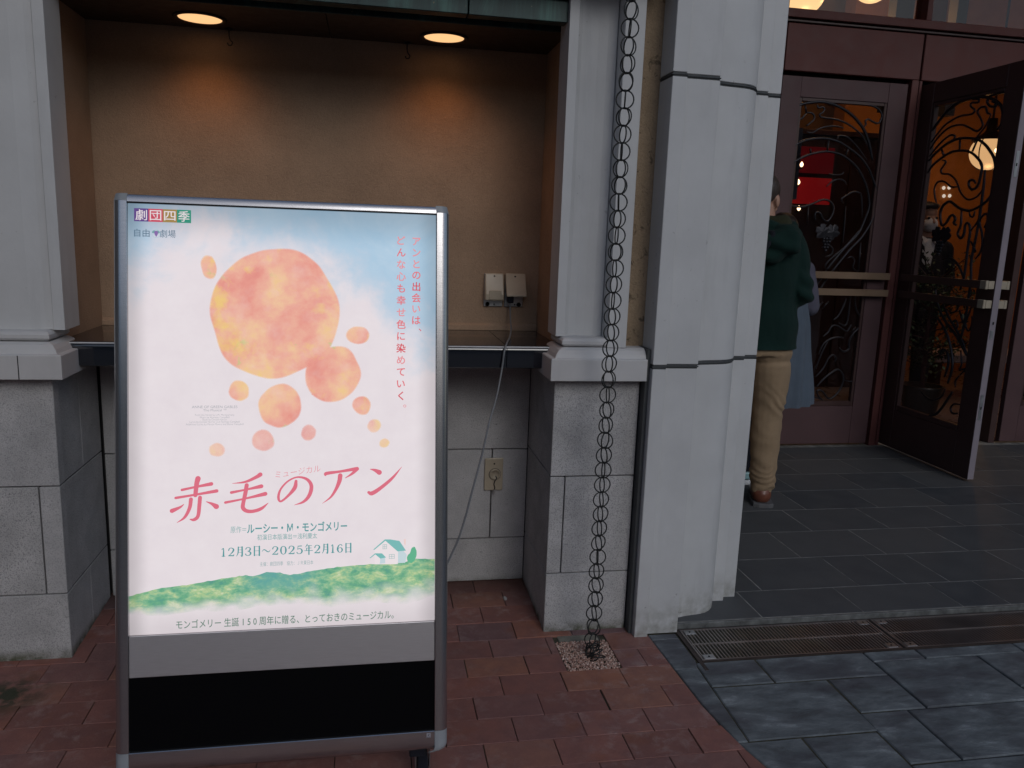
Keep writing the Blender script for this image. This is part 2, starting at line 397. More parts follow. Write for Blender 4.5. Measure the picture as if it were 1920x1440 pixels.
IRON_CLOSED = [(0.016,[(2.579,2.148),(2.631,2.212),(2.691,2.246),(2.785,2.266),(2.866,2.267),(2.95,2.248),(3.031,2.212),(3.097,2.164),(3.148,2.109),(3.192,2.029),(3.227,1.933)]),(0.013,[(2.575,1.886),(2.607,1.94),(2.666,1.991),(2.747,2.032),(2.854,2.049),(2.953,2.04),(3.046,2.002),(3.142,1.944),(3.213,1.869),(3.271,1.768),(3.286,1.738),(3.293,1.644),(3.276,1.558),(3.217,1.444),(3.142,1.361),(3.044,1.235),(3.03,1.209)]),(0.013,[(2.642,1.856),(2.691,1.902),(2.779,1.945),(2.885,1.969),(2.962,1.964),(3.031,1.943),(3.115,1.888),(3.175,1.818),(3.219,1.735),(3.242,1.642),(3.22,1.551),(3.186,1.464),(3.111,1.38),(3.038,1.291),(2.984,1.218)]),(0.01,[(2.78,1.983),(2.789,1.955)]),(0.01,[(2.904,2.038),(2.901,1.972)]),(0.01,[(3.051,2.002),(3.033,1.953)]),(0.01,[(2.716,2.243),(2.731,2.199)]),(0.011,[(2.798,2.251),(2.811,2.232),(2.837,2.239),(2.852,2.226),(2.841,2.206),(2.823,2.195),(2.831,2.179),(2.872,2.174),(2.932,2.171),(3.005,2.154),(3.063,2.128),(3.136,2.079),(3.182,2.019)]),(0.011,[(3.139,2.269),(3.172,2.269),(3.224,2.253),(3.257,2.216),(3.251,2.177),(3.23,2.162),(3.196,2.172),(3.164,2.184),(3.146,2.171),(3.151,2.152),(3.142,2.137)]),(0.01,[(2.731,2.199),(2.766,2.199),(2.787,2.179),(2.782,2.155),(2.738,2.117)]),(0.01,[(2.732,2.197),(2.715,2.175),(2.696,2.157),(2.661,2.155),(2.652,2.169),(2.663,2.186),(2.686,2.194)]),(0.009,[(2.747,2.082),(2.785,2.079),(2.826,2.105),(2.878,2.122),(2.943,2.129),(2.998,2.12)]),(0.009,[(2.963,2.05),(2.971,2.07),(3.027,2.068),(3.081,2.033),(3.137,1.982),(3.188,1.931)]),(0.014,[(2.582,2.12),(2.597,2.083),(2.632,2.056),(2.651,2.024),(2.649,1.991),(2.656,1.905),(2.671,1.741)]),(0.008,[(2.921,1.752),(2.961,1.788),(3.004,1.802),(3.044,1.792),(3.064,1.768)]),(0.008,[(2.929,1.831),(2.979,1.828),(3.022,1.835),(3.031,1.85)]),(0.009,[(3.056,1.652),(3.038,1.678),(3.082,1.71),(3.114,1.726),(3.153,1.725),(3.179,1.699),(3.201,1.565)]),(0.011,[(2.667,1.623),(2.761,1.617),(2.835,1.64),(2.898,1.667),(2.948,1.664),(2.986,1.631),(2.986,1.582),(2.958,1.536),(2.924,1.544),(2.897,1.583),(2.869,1.587),(2.86,1.567),(2.869,1.537)]),(0.009,[(2.933,1.364),(2.976,1.381),(3.013,1.357),(3.006,1.321),(2.968,1.305)]),(0.009,[(3.199,1.494),(3.101,1.375),(2.989,1.275),(2.972,1.228)]),(0.009,[(3.127,1.299),(3.154,1.31),(3.18,1.285),(3.174,1.239),(3.212,1.214)]),(0.008,[(3.211,1.404),(3.218,1.214)]),(0.008,[(3.074,1.635),(3.079,1.51),(3.081,1.399)]),(0.008,[(2.809,1.624),(2.814,1.51)]),(0.012,[(3.03,1.215),(2.972,1.126),(2.907,1.006)]),(0.012,[(2.985,1.213),(2.928,1.125),(2.872,1.021)]),(0.01,[(3.074,0.888),(3.106,0.915),(3.133,0.973),(3.154,1.036)]),(0.01,[(3.18,1.058),(3.181,0.911),(3.165,0.853),(3.117,0.868)]),(0.009,[(3.214,1.058),(3.232,0.965),(3.287,0.897)]),(0.01,[(3.013,0.777),(3.044,0.804),(3.068,0.846),(3.102,0.852),(3.151,0.827),(3.187,0.816),(3.21,0.859)]),(0.01,[(2.993,0.655),(3.019,0.724),(3.061,0.757),(3.117,0.773),(3.164,0.769)]),(0.01,[(2.982,0.554),(3.015,0.666),(3.051,0.746)]),(0.01,[(2.988,0.5),(3.039,0.56),(3.066,0.624),(3.097,0.651),(3.123,0.63),(3.12,0.603)]),(0.011,[(3.002,0.43),(3.047,0.484),(3.1,0.528),(3.144,0.552),(3.182,0.528),(3.198,0.485),(3.183,0.42),(3.148,0.371),(3.104,0.349),(3.058,0.393),(3.033,0.409),(3.01,0.403),(3.026,0.366),(3.059,0.338)]),(0.011,[(3.286,0.855),(3.23,0.796),(3.208,0.742),(3.213,0.695),(3.175,0.676),(3.143,0.699)]),(0.008,[(3.259,0.706),(3.291,0.727)]),(0.008,[(3.217,0.806),(3.247,0.844)]),(0.008,[(2.935,0.959),(2.986,1.007)]),(0.008,[(2.986,0.965),(3.025,1.013)]),(0.009,[(2.833,0.344),(2.945,0.371),(3.064,0.338)]),(0.008,[(3.199,0.48),(3.247,0.469),(3.276,0.477)])]
LEAF_CLOSED = [(2.961, 1.466), (3.022, 1.468)]
IRON_OPEN = [(0.016,[(0.117,2.095),(0.196,2.171),(0.263,2.223),(0.344,2.257),(0.42,2.268),(0.522,2.266),(0.611,2.246),(0.683,2.208),(0.721,2.161),(0.733,2.1),(0.7,2.062)]),(0.011,[(0.148,2.049),(0.209,2.104),(0.258,2.14),(0.335,2.168),(0.399,2.177),(0.477,2.176),(0.498,2.195),(0.461,2.222),(0.464,2.242),(0.515,2.237),(0.515,2.254),(0.467,2.259)]),(0.011,[(0.142,2.001),(0.202,2.067),(0.264,2.107),(0.329,2.125),(0.41,2.122),(0.479,2.096),(0.541,2.071),(0.579,2.097),(0.56,2.135),(0.523,2.179),(0.54,2.203),(0.583,2.201),(0.602,2.168),(0.628,2.156)]),(0.013,[(0.735,2.263),(0.655,2.263),(0.603,2.254),(0.591,2.226),(0.62,2.2),(0.662,2.194),(0.659,2.212),(0.627,2.225)]),(0.009,[(0.634,2.155),(0.604,2.094),(0.552,2.043),(0.528,2.006)]),(0.014,[(0.148,1.934),(0.199,1.973),(0.262,2.009),(0.32,2.031),(0.398,2.044),(0.478,2.038),(0.557,2.021),(0.618,1.988),(0.669,1.944),(0.708,1.898),(0.729,1.836),(0.731,1.749),(0.719,1.689),(0.666,1.646),(0.597,1.617),(0.547,1.613),(0.479,1.629),(0.42,1.658),(0.383,1.671),(0.339,1.651),(0.318,1.614),(0.323,1.571),(0.349,1.527),(0.381,1.541),(0.408,1.579),(0.433,1.588),(0.458,1.564),(0.449,1.541),(0.472,1.529)]),(0.013,[(0.155,1.861),(0.191,1.902),(0.268,1.943),(0.346,1.969),(0.426,1.971),(0.5,1.957),(0.563,1.923),(0.617,1.87),(0.618,1.799),(0.603,1.751),(0.568,1.735),(0.536,1.755),(0.533,1.786),(0.564,1.789),(0.587,1.77)]),(0.011,[(0.407,2.036),(0.415,1.974)]),(0.011,[(0.551,2.017),(0.525,1.957)]),(0.011,[(0.251,1.996),(0.28,1.956)]),(0.011,[(0.15,1.962),(0.199,2.006),(0.249,2.043),(0.313,2.072),(0.354,2.065),(0.352,2.042)]),(0.01,[(0.271,1.929),(0.305,1.917),(0.298,1.898),(0.275,1.872),(0.287,1.845),(0.351,1.836),(0.404,1.807),(0.439,1.769),(0.474,1.721),(0.527,1.682),(0.573,1.678),(0.62,1.697),(0.65,1.731)]),(0.01,[(0.272,1.667),(0.252,1.697),(0.233,1.755),(0.255,1.792),(0.304,1.797),(0.349,1.778),(0.387,1.757),(0.434,1.757)]),(0.014,[(0.647,1.842),(0.655,1.735),(0.656,1.602),(0.653,1.49),(0.64,1.331),(0.655,1.222),(0.659,1.133),(0.658,1.009),(0.648,0.89),(0.637,0.846)]),(0.013,[(0.501,1.614),(0.511,1.531),(0.495,1.476),(0.527,1.448),(0.548,1.476),(0.55,1.531),(0.575,1.536),(0.596,1.494),(0.596,1.394),(0.598,1.218),(0.58,1.142)]),(0.011,[(0.648,1.611),(0.653,1.558),(0.597,1.49)]),(0.011,[(0.704,1.513),(0.722,1.548),(0.715,1.583),(0.69,1.588),(0.661,1.548),(0.691,1.486),(0.709,1.423),(0.701,1.369),(0.671,1.332)]),(0.01,[(0.568,1.604),(0.579,1.581),(0.605,1.576),(0.612,1.608)]),(0.01,[(0.614,1.431),(0.663,1.377)]),(0.012,[(0.389,1.317),(0.456,1.329),(0.523,1.299),(0.572,1.249),(0.591,1.218)]),(0.014,[(0.361,1.135),(0.401,1.04),(0.49,0.942),(0.608,0.86),(0.706,0.76)]),(0.013,[(0.449,1.044),(0.529,0.956),(0.642,0.855),(0.72,0.753)]),(0.014,[(0.417,0.958),(0.518,0.867),(0.58,0.76),(0.605,0.667),(0.584,0.566)]),(0.01,[(0.59,1.052),(0.577,1.018),(0.54,1.0),(0.504,1.011)]),(0.01,[(0.597,1.02),(0.643,0.949)]),(0.01,[(0.693,1.057),(0.679,1.0),(0.664,0.942),(0.69,0.908),(0.712,0.925),(0.715,0.976),(0.705,0.994)]),(0.009,[(0.571,0.913),(0.558,0.945),(0.582,0.957),(0.602,0.926),(0.593,0.901)]),(0.013,[(0.482,0.73),(0.503,0.768),(0.549,0.745),(0.567,0.685),(0.55,0.599)]),(0.01,[(0.657,0.776),(0.678,0.703),(0.666,0.663),(0.721,0.682),(0.678,0.636)]),(0.01,[(0.672,0.63),(0.646,0.592),(0.654,0.554)]),(0.01,[(0.35,0.469),(0.415,0.441),(0.482,0.438),(0.546,0.474),(0.57,0.528)]),(0.014,[(0.633,0.521),(0.597,0.46),(0.56,0.402),(0.513,0.351),(0.458,0.331)]),(0.011,[(0.712,0.46),(0.66,0.451),(0.639,0.42),(0.658,0.394),(0.703,0.402)])]
LEAF_OPEN = [(0.353, 1.47), (0.422, 1.47)]
TITLE = [([(0.1528,0.6409),(0.1498,0.6534),(0.1468,0.68)],(18,16,14)),([(0.1172,0.6668),(0.1483,0.6603),(0.1826,0.654)],(9,8,13)),([(0.1033,0.6853),(0.1483,0.6785),(0.1946,0.6709)],(9,8,12)),([(0.1216,0.7004),(0.1127,0.7074),(0.095,0.7154)],(2,8,15)),([(0.137,0.6892),(0.134,0.7095),(0.123,0.7312),(0.1053,0.7439)],(13,12,9,1)),([(0.1572,0.6856),(0.1557,0.7038),(0.1527,0.7288),(0.1438,0.7374),(0.134,0.7362)],(13,13,12,11,3)),([(0.1706,0.6953),(0.1841,0.7013),(0.1937,0.7078)],(2,10,18)),([(0.2292,0.654),(0.2594,0.6507),(0.2837,0.6401),(0.2935,0.6339)],(1,8,12,15)),([(0.2276,0.6754),(0.2624,0.6689),(0.2959,0.6619)],(10,7,14)),([(0.2141,0.6988),(0.2594,0.6904),(0.3051,0.6802)],(9,7,14)),([(0.2624,0.6587),(0.2594,0.6777),(0.2548,0.6998),(0.2539,0.7124),(0.2624,0.72),(0.2776,0.721),(0.2959,0.7151),(0.3118,0.7021)],(14,14,13,14,13,12,11,2)),([(0.3759,0.6513),(0.3728,0.6673),(0.3573,0.6862),(0.3404,0.6992),(0.3351,0.6889),(0.3404,0.6698),(0.3573,0.651),(0.379,0.6418),(0.4007,0.647),(0.4116,0.6632),(0.407,0.6856),(0.393,0.7014),(0.3713,0.7089)],(10,14,9,7,9,7,6,6,10,13,13,9,1)),([(0.4444,0.6381),(0.4475,0.634),(0.479,0.63),(0.517,0.6241)],(7,12,9,13)),([(0.5195,0.6241),(0.5075,0.6359),(0.491,0.6463)],(14,9,2)),([(0.4796,0.6397),(0.4775,0.6532),(0.4696,0.6725),(0.4571,0.6916),(0.4376,0.7066)],(16,15,11,7,1)),([(0.5504,0.6253),(0.5616,0.6281),(0.5729,0.6338)],(2,10,18)),([(0.5474,0.6822),(0.5554,0.6846),(0.5746,0.673),(0.6035,0.649),(0.6276,0.6206)],(10,15,13,10,1))]
# ------------------------------------------------------------------ ground and paving
def zslope(y): return .045*max(0, y-2.5)
def slab_from_poly(name, poly, mat, parent, z0, z1, bev=.003, slope=True, dz=0, shared=None):
    cx = sum(p[0] for p in poly)/len(poly); cy = sum(p[1] for p in poly)/len(poly)
    bm = bmesh.new(); prism(bm, [(p[0]-cx, p[1]-cy) for p in poly], z0, z1, top_bev=bev)
    if slope:
        for v in bm.verts: v.co.z += zslope(cy+v.co.y)
    bmesh.ops.recalc_face_normals(bm, faces=bm.faces)
    me = bpy.data.meshes.new(name); bm.to_mesh(me); bm.free()
    return link(name, me, parent, (cx, cy, dz), mat)

gnd = B('ground', mat_plain('plain_grey_ground', (.09, .085, .08, 1), .9, var=.2, nscale=2, bump=.3), None, -60, 60, -60, 60, -.3, -.05); tag(gnd, kind='structure')
# brick pavement: rows along X
brick_root = empty('brick_pavement', (0, 0, 0), kind='structure')
def edge_x(y):   # border between brick and slate
    pts = [(1.20, 1.30), (1.052, 1.757), (1.022, 1.876), (.997, 2.05), (.986, 2.3), (.977, 2.5), (.977, 3.2)]
    pts = [(b, a) for a, b in pts]
    if y <= pts[0][0]: return pts[0][1]+(pts[0][0]-y)*.36
    for (y0, x0), (y1, x1) in zip(pts, pts[1:]):
        if y <= y1: return x0+(x1-x0)*(y-y0)/(y1-y0)
    return pts[-1][1]
full_me = None
bm = bmesh.new(); prism(bm, [(-.0983, -.0557), (.0983, -.0557), (.0983, .0557), (-.0983, .0557)], -.05, 0, top_bev=.0012)
bmesh.ops.recalc_face_normals(bm, faces=bm.faces); full_me = bpy.data.meshes.new('brick'); bm.to_mesh(full_me); bm.free(); full_me.materials.append(M_brick)
nb = 0
rng = random.Random(3)
for k in range(-9, 7):
    y0 = 2.290+.1128*k; y1 = y0+.1128
    off = .13 if k % 2 == 0 else .03
    x = off-2.0
    xs = []
    while x < 1.9: xs.append(x); x += .1985
    for xa in xs:
        g = .0007+rng.random()*.0016
        if rng.random() < .06: g += .003
        pa, pb = xa+g, xa+.1985-.0008
        rect = [(pa, y0+.0007), (pb, y0+.0007), (pb, y1-.0007), (pa, y1-.0007)]
        pieces = [rect]
        e0, e1 = edge_x(y0), edge_x(y1)
        # clip against slate border line through (e0,y0),(e1,y1)
        dx, dy = e1-e0, y1-y0
        pieces = [clip(p, dy, -dx, dy*e0-dx*y0) for p in pieces]
        if -.22 < k*0 + (y0-2.29) < .22 and y0 > 2.28-.001 and y0 < 2.53:   # cut around the gravel bed
            lo, hi = .637, .822
            ytop = 2.545
            new = []
            for p in pieces:
                if len(p) < 3: continue
                new.append(clip(p, 1, 0, lo)); new.append(clip(p, -1, 0, -hi))
                q = clip(clip(p, 1, 0, hi), -1, 0, -lo)
                if len(q) >= 3: new.append(clip(q, 0, -1, -ytop))
            pieces = new
        for p in pieces:
            if len(p) < 3 or parea(p) < .0006: continue
            xm = [q[0] for q in p]
            if max(xm) < -1.75: continue
            if y0 > 2.99 : continue
            dz = rng.uniform(-.0016, .0016)
            if len(p) == 4 and abs(parea(p)-(pb-pa)*(y1-y0-.0014)) < 1e-6 and y0 < 2.38:
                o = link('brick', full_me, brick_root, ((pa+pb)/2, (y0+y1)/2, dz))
                o.scale = ((pb-pa)/.1966, 1, 1); o.rotation_euler = (0, 0, rng.uniform(-.006, .006))
            else:
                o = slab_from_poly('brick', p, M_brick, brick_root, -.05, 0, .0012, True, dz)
            nb += 1
print('bricks', nb)
bed = B('joint_sand', M_sand, brick_root, -3, 1.6, .2, 2.6, -.055, -.0045)
bm = bmesh.new(); prism(bm, [(2.5, -.055), (3.1, -.055), (3.1, .0215), (2.5, -.0055)], -3, .97, 'x'); finish(bm, 'joint_sand', M_sand, brick_root)
# plainer bricks nearer than the picture edge, as one textured strip
def mat_brick_far():
    t = NT('red_clay_paver_far'); p = t.pos(); b = t.n('TexBrick'); t.l(p, b.inputs['Vector']); b.inputs['Scale'].default_value = 1
    b.inputs['Brick Width'].default_value = .1985; b.inputs['Row Height'].default_value = .1128; b.inputs['Mortar Size'].default_value = .003
    b.inputs['Color1'].default_value = (.15, .056, .046, 1); b.inputs['Color2'].default_value = (.12, .05, .045, 1); b.inputs['Mortar'].default_value = (.03, .02, .02, 1)
    t.base(b.outputs[0], .8); return t.m
B('brick_strip', mat_brick_far(), brick_root, -8, 1.3, -2, 1.272, -.05, -.002)
B('brick_strip', M_brick, brick_root, -8, -1.86, 1.272, 2.9, -.05, -.002)

# slate pavement
slate_root = empty('slate_pavement', (0, 0, 0), kind='structure')
ST = [(1.09, 1.287, 2.147, 2.293), (1.287, 1.69, 2.147, 2.293), (1.69, 1.89, 2.228, 2.293), (1.89, 2.28, 2.228, 2.293), (2.28, 2.7, 2.228, 2.293), (2.7, 3.2, 2.228, 2.293),
      (1.063, 1.466, 1.872, 2.147), (1.466, 1.69, 1.96, 2.147), (1.69, 2.083, 1.96, 2.228), (2.083, 2.48, 2.03, 2.228), (2.48, 2.9, 1.96, 2.228),
      (1.22, 1.458, 1.6, 1.872), (1.0, 1.22, 1.60, 1.872), (1.458, 1.466, 1.872, 1.96), (1.458, 1.62, 1.722, 1.96), (1.62, 2.03, 1.722, 1.96), (2.03, 2.083, 1.722, 1.96),
      (2.083, 2.35, 1.722, 2.03), (2.35, 2.48, 1.722, 2.03), (2.48, 2.9, 1.722, 1.96), (1.458, 1.82, 1.45, 1.722), (1.82, 2.2, 1.45, 1.722), (2.2, 2.6, 1.45, 1.722), (1.22, 1.458, 1.3, 1.6), (1.0, 1.22, 1.3, 1.6), (2.9, 3.3, 1.7, 2.228), (2.6, 3.3, 1.3, 1.7)]
# merge slivers
ST = [s for s in ST if (s[1]-s[0]) > .03]
ST = [((1.458, 1.62, 1.722, 1.96) if s == (1.458, 1.62, 1.722, 1.96) else s) for s in ST]
for (x0, x1, y0, y1) in ST:
    if (x0, y0) == (1.62, 1.722): x1 = 2.083
    g = .0035
    p = [(x0+g, y0+g), (x1-g, y0+g), (x1-g, y1-g), (x0+g, y1-g)]
    for a in (1, 2):
        ys = (1.3, 1.757, 1.876, 2.05)
    if x0 < 1.3:
        # left limit: inner line of the border strip, then the brick edge
        def inner(y): return max(edge_x(y)+.004, 1.075+(y-2.25)*.035 if y > 1.87 else edge_x(y)+.004)
        if x0 < 1.2:
            p = [(inner(y0+g), y0+g), (x1-g, y0+g), (x1-g, y1-g), (inner(y1-g), y1-g)]
            if p[0][0] > p[1][0]-.02: p = p[1:]; 
            if len(p) == 4 and p[3][0] > p[2][0]-.02: p = p[:3]
        elif y0 < 1.7:
            p = [(max(x0+g, edge_x(y0)+.004), y0+g), (x1-g, y0+g), (x1-g, y1-g), (max(x0+g, edge_x(y1)+.004), y1-g)]
    p2 = []
    for i in range(len(p)):      # slightly wavy riven edges
        q0, q1 = Vector(p[i]), Vector(p[(i+1) % len(p)]); p2.append(tuple(q0))
        d = (q1-q0); nn = max(1, int(d.length/.09)); pr = Vector((-d.y, d.x)).normalized()
        for k in range(1, nn): p2.append(tuple(q0+d*k/nn+pr*random.uniform(-.0012, .0016)))
    if parea(p2) > .002: slab_from_poly('slab', p2, M_slate, slate_root, -.05, 0, .003, False, random.uniform(-.0015, .001))
for (ya, yb) in ((1.872, 2.256), (2.259, 2.452), (2.455, 2.49)):   # border strip next to the bricks
    n = 4; L = [(edge_x(ya+(yb-ya)*i/n)+.004, ya+(yb-ya)*i/n) for i in range(n+1)]
    Rr = [((1.07+(y-2.25)*.035) if y < 2.3 else 1.082, y) for _, y in L][::-1]
    slab_from_poly('slab', L+Rr, M_slate, slate_root, -.05, 0, .003, False, random.uniform(-.0015, .001))
B('joint_sand', mat_plain('dark_slate_mortar', (.03, .032, .038, 1), .9, bump=.4), slate_root, .99, 4.6, .2, 2.29, -.055, -.006)
B('joint_sand', M_sand, slate_root, .975, 1.086, 2.28, 2.5, -.055, -.006)
slate_far = NT('slate_far'); _p = slate_far.pos(); _b = slate_far.n('TexBrick'); slate_far.l(_p, _b.inputs['Vector']); _b.inputs['Scale'].default_value = 1
_b.inputs['Brick Width'].default_value = .4; _b.inputs['Row Height'].default_value = .25; _b.inputs['Mortar Size'].default_value = .006
_b.inputs['Color1'].default_value = (.085, .1, .12, 1); _b.inputs['Color2'].default_value = (.07, .08, .1, 1); _b.inputs['Mortar'].default_value = (.03, .03, .035, 1)
slate_far.base(_b.outputs[0], .7)
B('slab_strip', slate_far.m, slate_root, 1.3, 9, -2, 1.298, -.05, -.002)
B('slab_strip', slate_far.m, slate_root, 3.3, 9, 1.298, 2.29, -.05, -.002)

# tiled entrance floor, slightly raised behind the drain
ent_root = empty('entrance_floor', (0, 0, 0), kind='structure')
B('grout_bed', M_grout, ent_root, 1.0, 7.2, 2.535, 4.95, -.04, .0176)
B('threshold_strip', mat_plain('pale_threshold_stone', (.12, .125, .122, 1), .6, var=.5, nscale=30), ent_root, 1.0, 7.2, 2.523, 2.534, -.04, .0175, bev=.002)
rows = [2.536, 2.752, 3.052, 3.354, 3.65, 3.95, 4.25, 4.55, 4.85]
offs = [1.02, .94, 1.05, .86, 1.0, 1.12, .9, 1.04]
extra = {0: [1.02, 1.44, 1.856, 2.285, 2.495, 2.92, 3.34, 3.76], 1: [1.13, 1.55, 1.98, 2.19, 2.395, 2.81, 3.23, 3.65]}
for i in range(8):
    y0, y1 = rows[i], rows[i+1]
    xs = extra.get(i) or [offs[i]+.42*k for k in range(9)]
    while xs[-1] < 7.0: xs.append(xs[-1]+.42)
    for xa, xb in zip(xs, xs[1:]):
        if xa > 5.6: continue
        g = .0022
        slab_from_poly('tile', [(xa+g, y0+g), (xb-g, y0+g), (xb-g, y1-g), (xa+g, y1-g)], M_tile, ent_root, .0, .0185, .0012, False, random.uniform(-.0004, .0004))

# gravel bed around the chain foot: real stones joined into one piece of stuff
bm = bmesh.new()
ico = []
t_ = bmesh.new(); bmesh.ops.create_icosphere(t_, subdivisions=1, radius=1); base_v = [v.co.copy() for v in t_.verts]; base_f = [[v.index for v in f.verts] for f in t_.faces]; t_.free()
rg = random.Random(5)
for i in range(2700):
    x = rg.uniform(.640, .819); y = rg.uniform(2.288, 2.474); z = -.010+rg.random()*.010+.006*math.exp(-((x-.73)**2+(y-2.39)**2)/.004)
    s = rg.uniform(.0022, .0048); M3 = Matrix.Rotation(rg.uniform(0, 6.28), 3, Vector((rg.random()-.5, rg.random()-.5, rg.random()-.5)).normalized())
    sc = Vector((rg.uniform(.7, 1.3), rg.uniform(.6, 1.1), rg.uniform(.5, .9)))
    vs_ = [bm.verts.new(Vector((x, y, z))+M3 @ Vector((c.x*sc.x, c.y*sc.y, c.z*sc.z))*s*rg.uniform(.85, 1.15)) for c in base_v]
    for f in base_f: bm.faces.new([vs_[k] for k in f])
gr = finish(bm, 'gravel', M_gravel, None); tag(gr, 'square bed of small pinkish gravel around the foot of the rain chain', 'gravel', kind='stuff')
mortar = B('mortar_strip', M_conc, None, .655, .800, 2.4765, 2.544, -.045, -.001, bev=.002)
tag(mortar, kind='structure'); mortar.name = 'path_mortar'
B('gravel_base', M_gravel, brick_root, .632, .826, 2.284, 2.545, -.045, -.010)

# ------------------------------------------------------------------ drain grate
def grate(x0, x1, label, first):
    g = empty('drain_grate', ((x0+x1)/2, 2.405, 0), label, 'drain grate', 'steel drain grates across the entrance threshold')
    y0, y1 = 2.303, 2.512
    bm = bmesh.new(); n = int((x1-x0-.02)/.0128)
    for i in range(n):
        xx = x0+.012+i*(x1-x0-.024)/(n-1)
        box(bm, xx-.0023, xx+.0023, y0+.006, y1-.006, -.022, -.001)
    finish(bm, 'bars', M_grate, g)['kind'] = 'stuff'
    for ya in (y0, y1-.006): B('rail', M_grate, g, x0, x1, ya, ya+.006, -.025, 0)
    B('rail', M_grate, g, x0+.003, x1-.003, 2.407, 2.412, -.02, .0006)
    for xa in (x0, x1-.006): B('rail', M_grate, g, xa, xa+.006, y0+.006, y1-.006, -.025, 0)
    for xa in (x0+.012, x1-.05):
        for ya in (y0+.006, y1-.034):
            p = B('lock_plate', M_steel, g, xa, xa+.038, ya, ya+.027, -.004, .0012, bev=.0006)
            bm = bmesh.new(); lathe(bm, [(.0035, 0), (.0035, .0012), (.0012, .0018)], (xa+.019, ya+.0135, .0012), 10); finish(bm, 'bolt', M_void, p, off=False).location = (-Vector(g.location))
    return g
grate(1.106, 1.853, 'steel slot grate beside the white moulded pilaster, at the left end of the drain', True)
grate(1.866, 2.613, 'steel slot grate in the middle of the drain with a faint rusty patch', False)
grate(2.626, 3.373, 'steel slot grate farthest right in the drain, mostly outside the picture', False)
ch = empty('drain_channel', (2, 2.4, 0), kind='structure')
B('frame', M_rust, ch, 1.088, 1.103, 2.24, 2.517, -.04, .001, bev=.001)
B('frame', M_rust, ch, 1.104, 4.6, 2.2955, 2.3015, -.04, .0005); B('frame', M_rust, ch, 1.104, 4.6, 2.513, 2.5175, -.04, .0005)
B('channel_bottom', M_void, ch, 1.1, 4.6, 2.3, 2.514, -.09, -.06)

# ------------------------------------------------------------------ stone base wall of the recess
sw = empty('stone_wall', (-.15, 2.97, 0), 'low grey granite wall at the back of the recess under the black counter', 'wall')
B('core', M_joint, sw, -.93, .64, 2.974, 3.10, -.05, .93)
def stone(parent, x0, x1, y0, y1, z0, z1, name='stone_block', bev=.0016): return B(name, M_granite, parent, x0, x1, y0, y1, z0, z1, bev=bev)
j = .0022
for (za, zb, xs) in ((.0, .199, [-.92, -.3, .615]), (.199, .561, [-.92, -.55, .02, .475, .615]), (.561, .93, [-.92, -.28, .615])):
    for xa, xb in zip(xs, xs[1:]): stone(sw, xa+j, xb-j, 2.95, 3.02, max(za, .02)+j, zb-j)
def pedestal(sign_, x_in, x_out, label, splits, caplabel=None):
    """sign_: +1 right pedestal (inner face towards -x). x_in inner face, x_out far edge"""
    p = empty('stone_pedestal', ((x_in+x_out)/2, 2.6, 0), label, 'pedestal', 'granite pedestals with white moulded caps either side of the recess')
    lo, hi = min(x_in, x_out), max(x_in, x_out)
    B('core', M_joint, p, lo+.012, hi-.004, 2.557, 3.1, -.05, .91)
    for i, (za, zb) in enumerate(((0, .222), (.222, .573), (.573, .912))):
        xs = sorted([lo, hi]+([splits] if i == 1 else ([] )))
        if hi-lo > .6: xs = sorted(set(xs+[lo+.55+(.25 if i == 0 else 0)]))
        for k, (xa, xb) in enumerate(zip(xs, xs[1:])): stone(p, xa+(0 if xa == lo else j), xb-(0 if xb == hi else j), 2.545, 2.59, za+j, zb-j)
        # side face blocks
        xs0, xs1 = (x_in+.0015, x_in+.04) if sign_ > 0 else (x_in-.04, x_in-.0015)
        cut = 2.76
        ys = [2.5915, cut, 2.949] if i != 1 else [2.5915, 2.949]
        for ya, yb in zip(ys, ys[1:]): stone(p, xs0, xs1, ya+.0005, yb-.0008, max(za, zslope(ya)*.5)+j, zb-j)
    return p
ped_r = pedestal(1, .613, .908, 'grey granite pedestal right of the recess, behind the rain chain', .664)
ped_l = pedestal(-1, -.925, -2.3, 'grey granite pedestal at the left edge, left of the light box sign', -.985)
M_moss = M_conc
# moulded caps: swept profile round the inner corner
def cap(parent, x_in, x_out, s):
    """profile (outset, z): outset from the pedestal face"""
    prof = [(.055, .914), (.055, .984), (.052, .987), (.040, .987), (.034, 1.000), (.024, 1.012), (.010, 1.019), (-.002, 1.0195), (-.004, 1.0195)]
    prof2 = [(-.006, 1.020), (.006, 1.023), (.012, 1.030), (.012, 1.040), (.006, 1.047), (-.004, 1.050), (-.02, 1.0505)]
    def sweep(prof, name, yback, xo, y_face=2.545, yb2=None):
        bm = bmesh.new(); path = lambda o: [(xo, y_face-o), (x_in-s*o, y_face-o), (x_in-s*o, yback)]
        rings = [[bm.verts.new((x, y, z)) for x, y in path(o)] for o, z in prof]
        for A, Bq in zip(rings, rings[1:]):
            for i in range(2): bm.faces.new((A[i], A[i+1], Bq[i+1], Bq[i]))
        # inner verts for closure
        topz = prof[-1][1]; botz = prof[0][1]
        bt = [bm.verts.new((xo, yback, topz)), bm.verts.new((xo, yback, botz))]
        bm.faces.new((rings[-1][0], rings[-1][1], rings[-1][2], bt[0])); bm.faces.new((rings[0][0], rings[0][1], rings[0][2], bt[1]))
        bm.faces.new([r[0] for r in rings]+[bt[0], bt[1]]); bm.faces.new([r[2] for r in rings]+[bt[0], bt[1]])
        o = finish(bm, name, M_white2, parent)
        b = o.modifiers.new('b', 'BEVEL'); b.width = .002; b.segments = 2; b.limit_method = 'ANGLE'; b.angle_limit = R(60)
        return o
    sweep(prof, 'cap', 2.695, x_out)
    sweep(prof2, 'torus_moulding', 2.70, x_out if s < 0 else .788, 2.545)
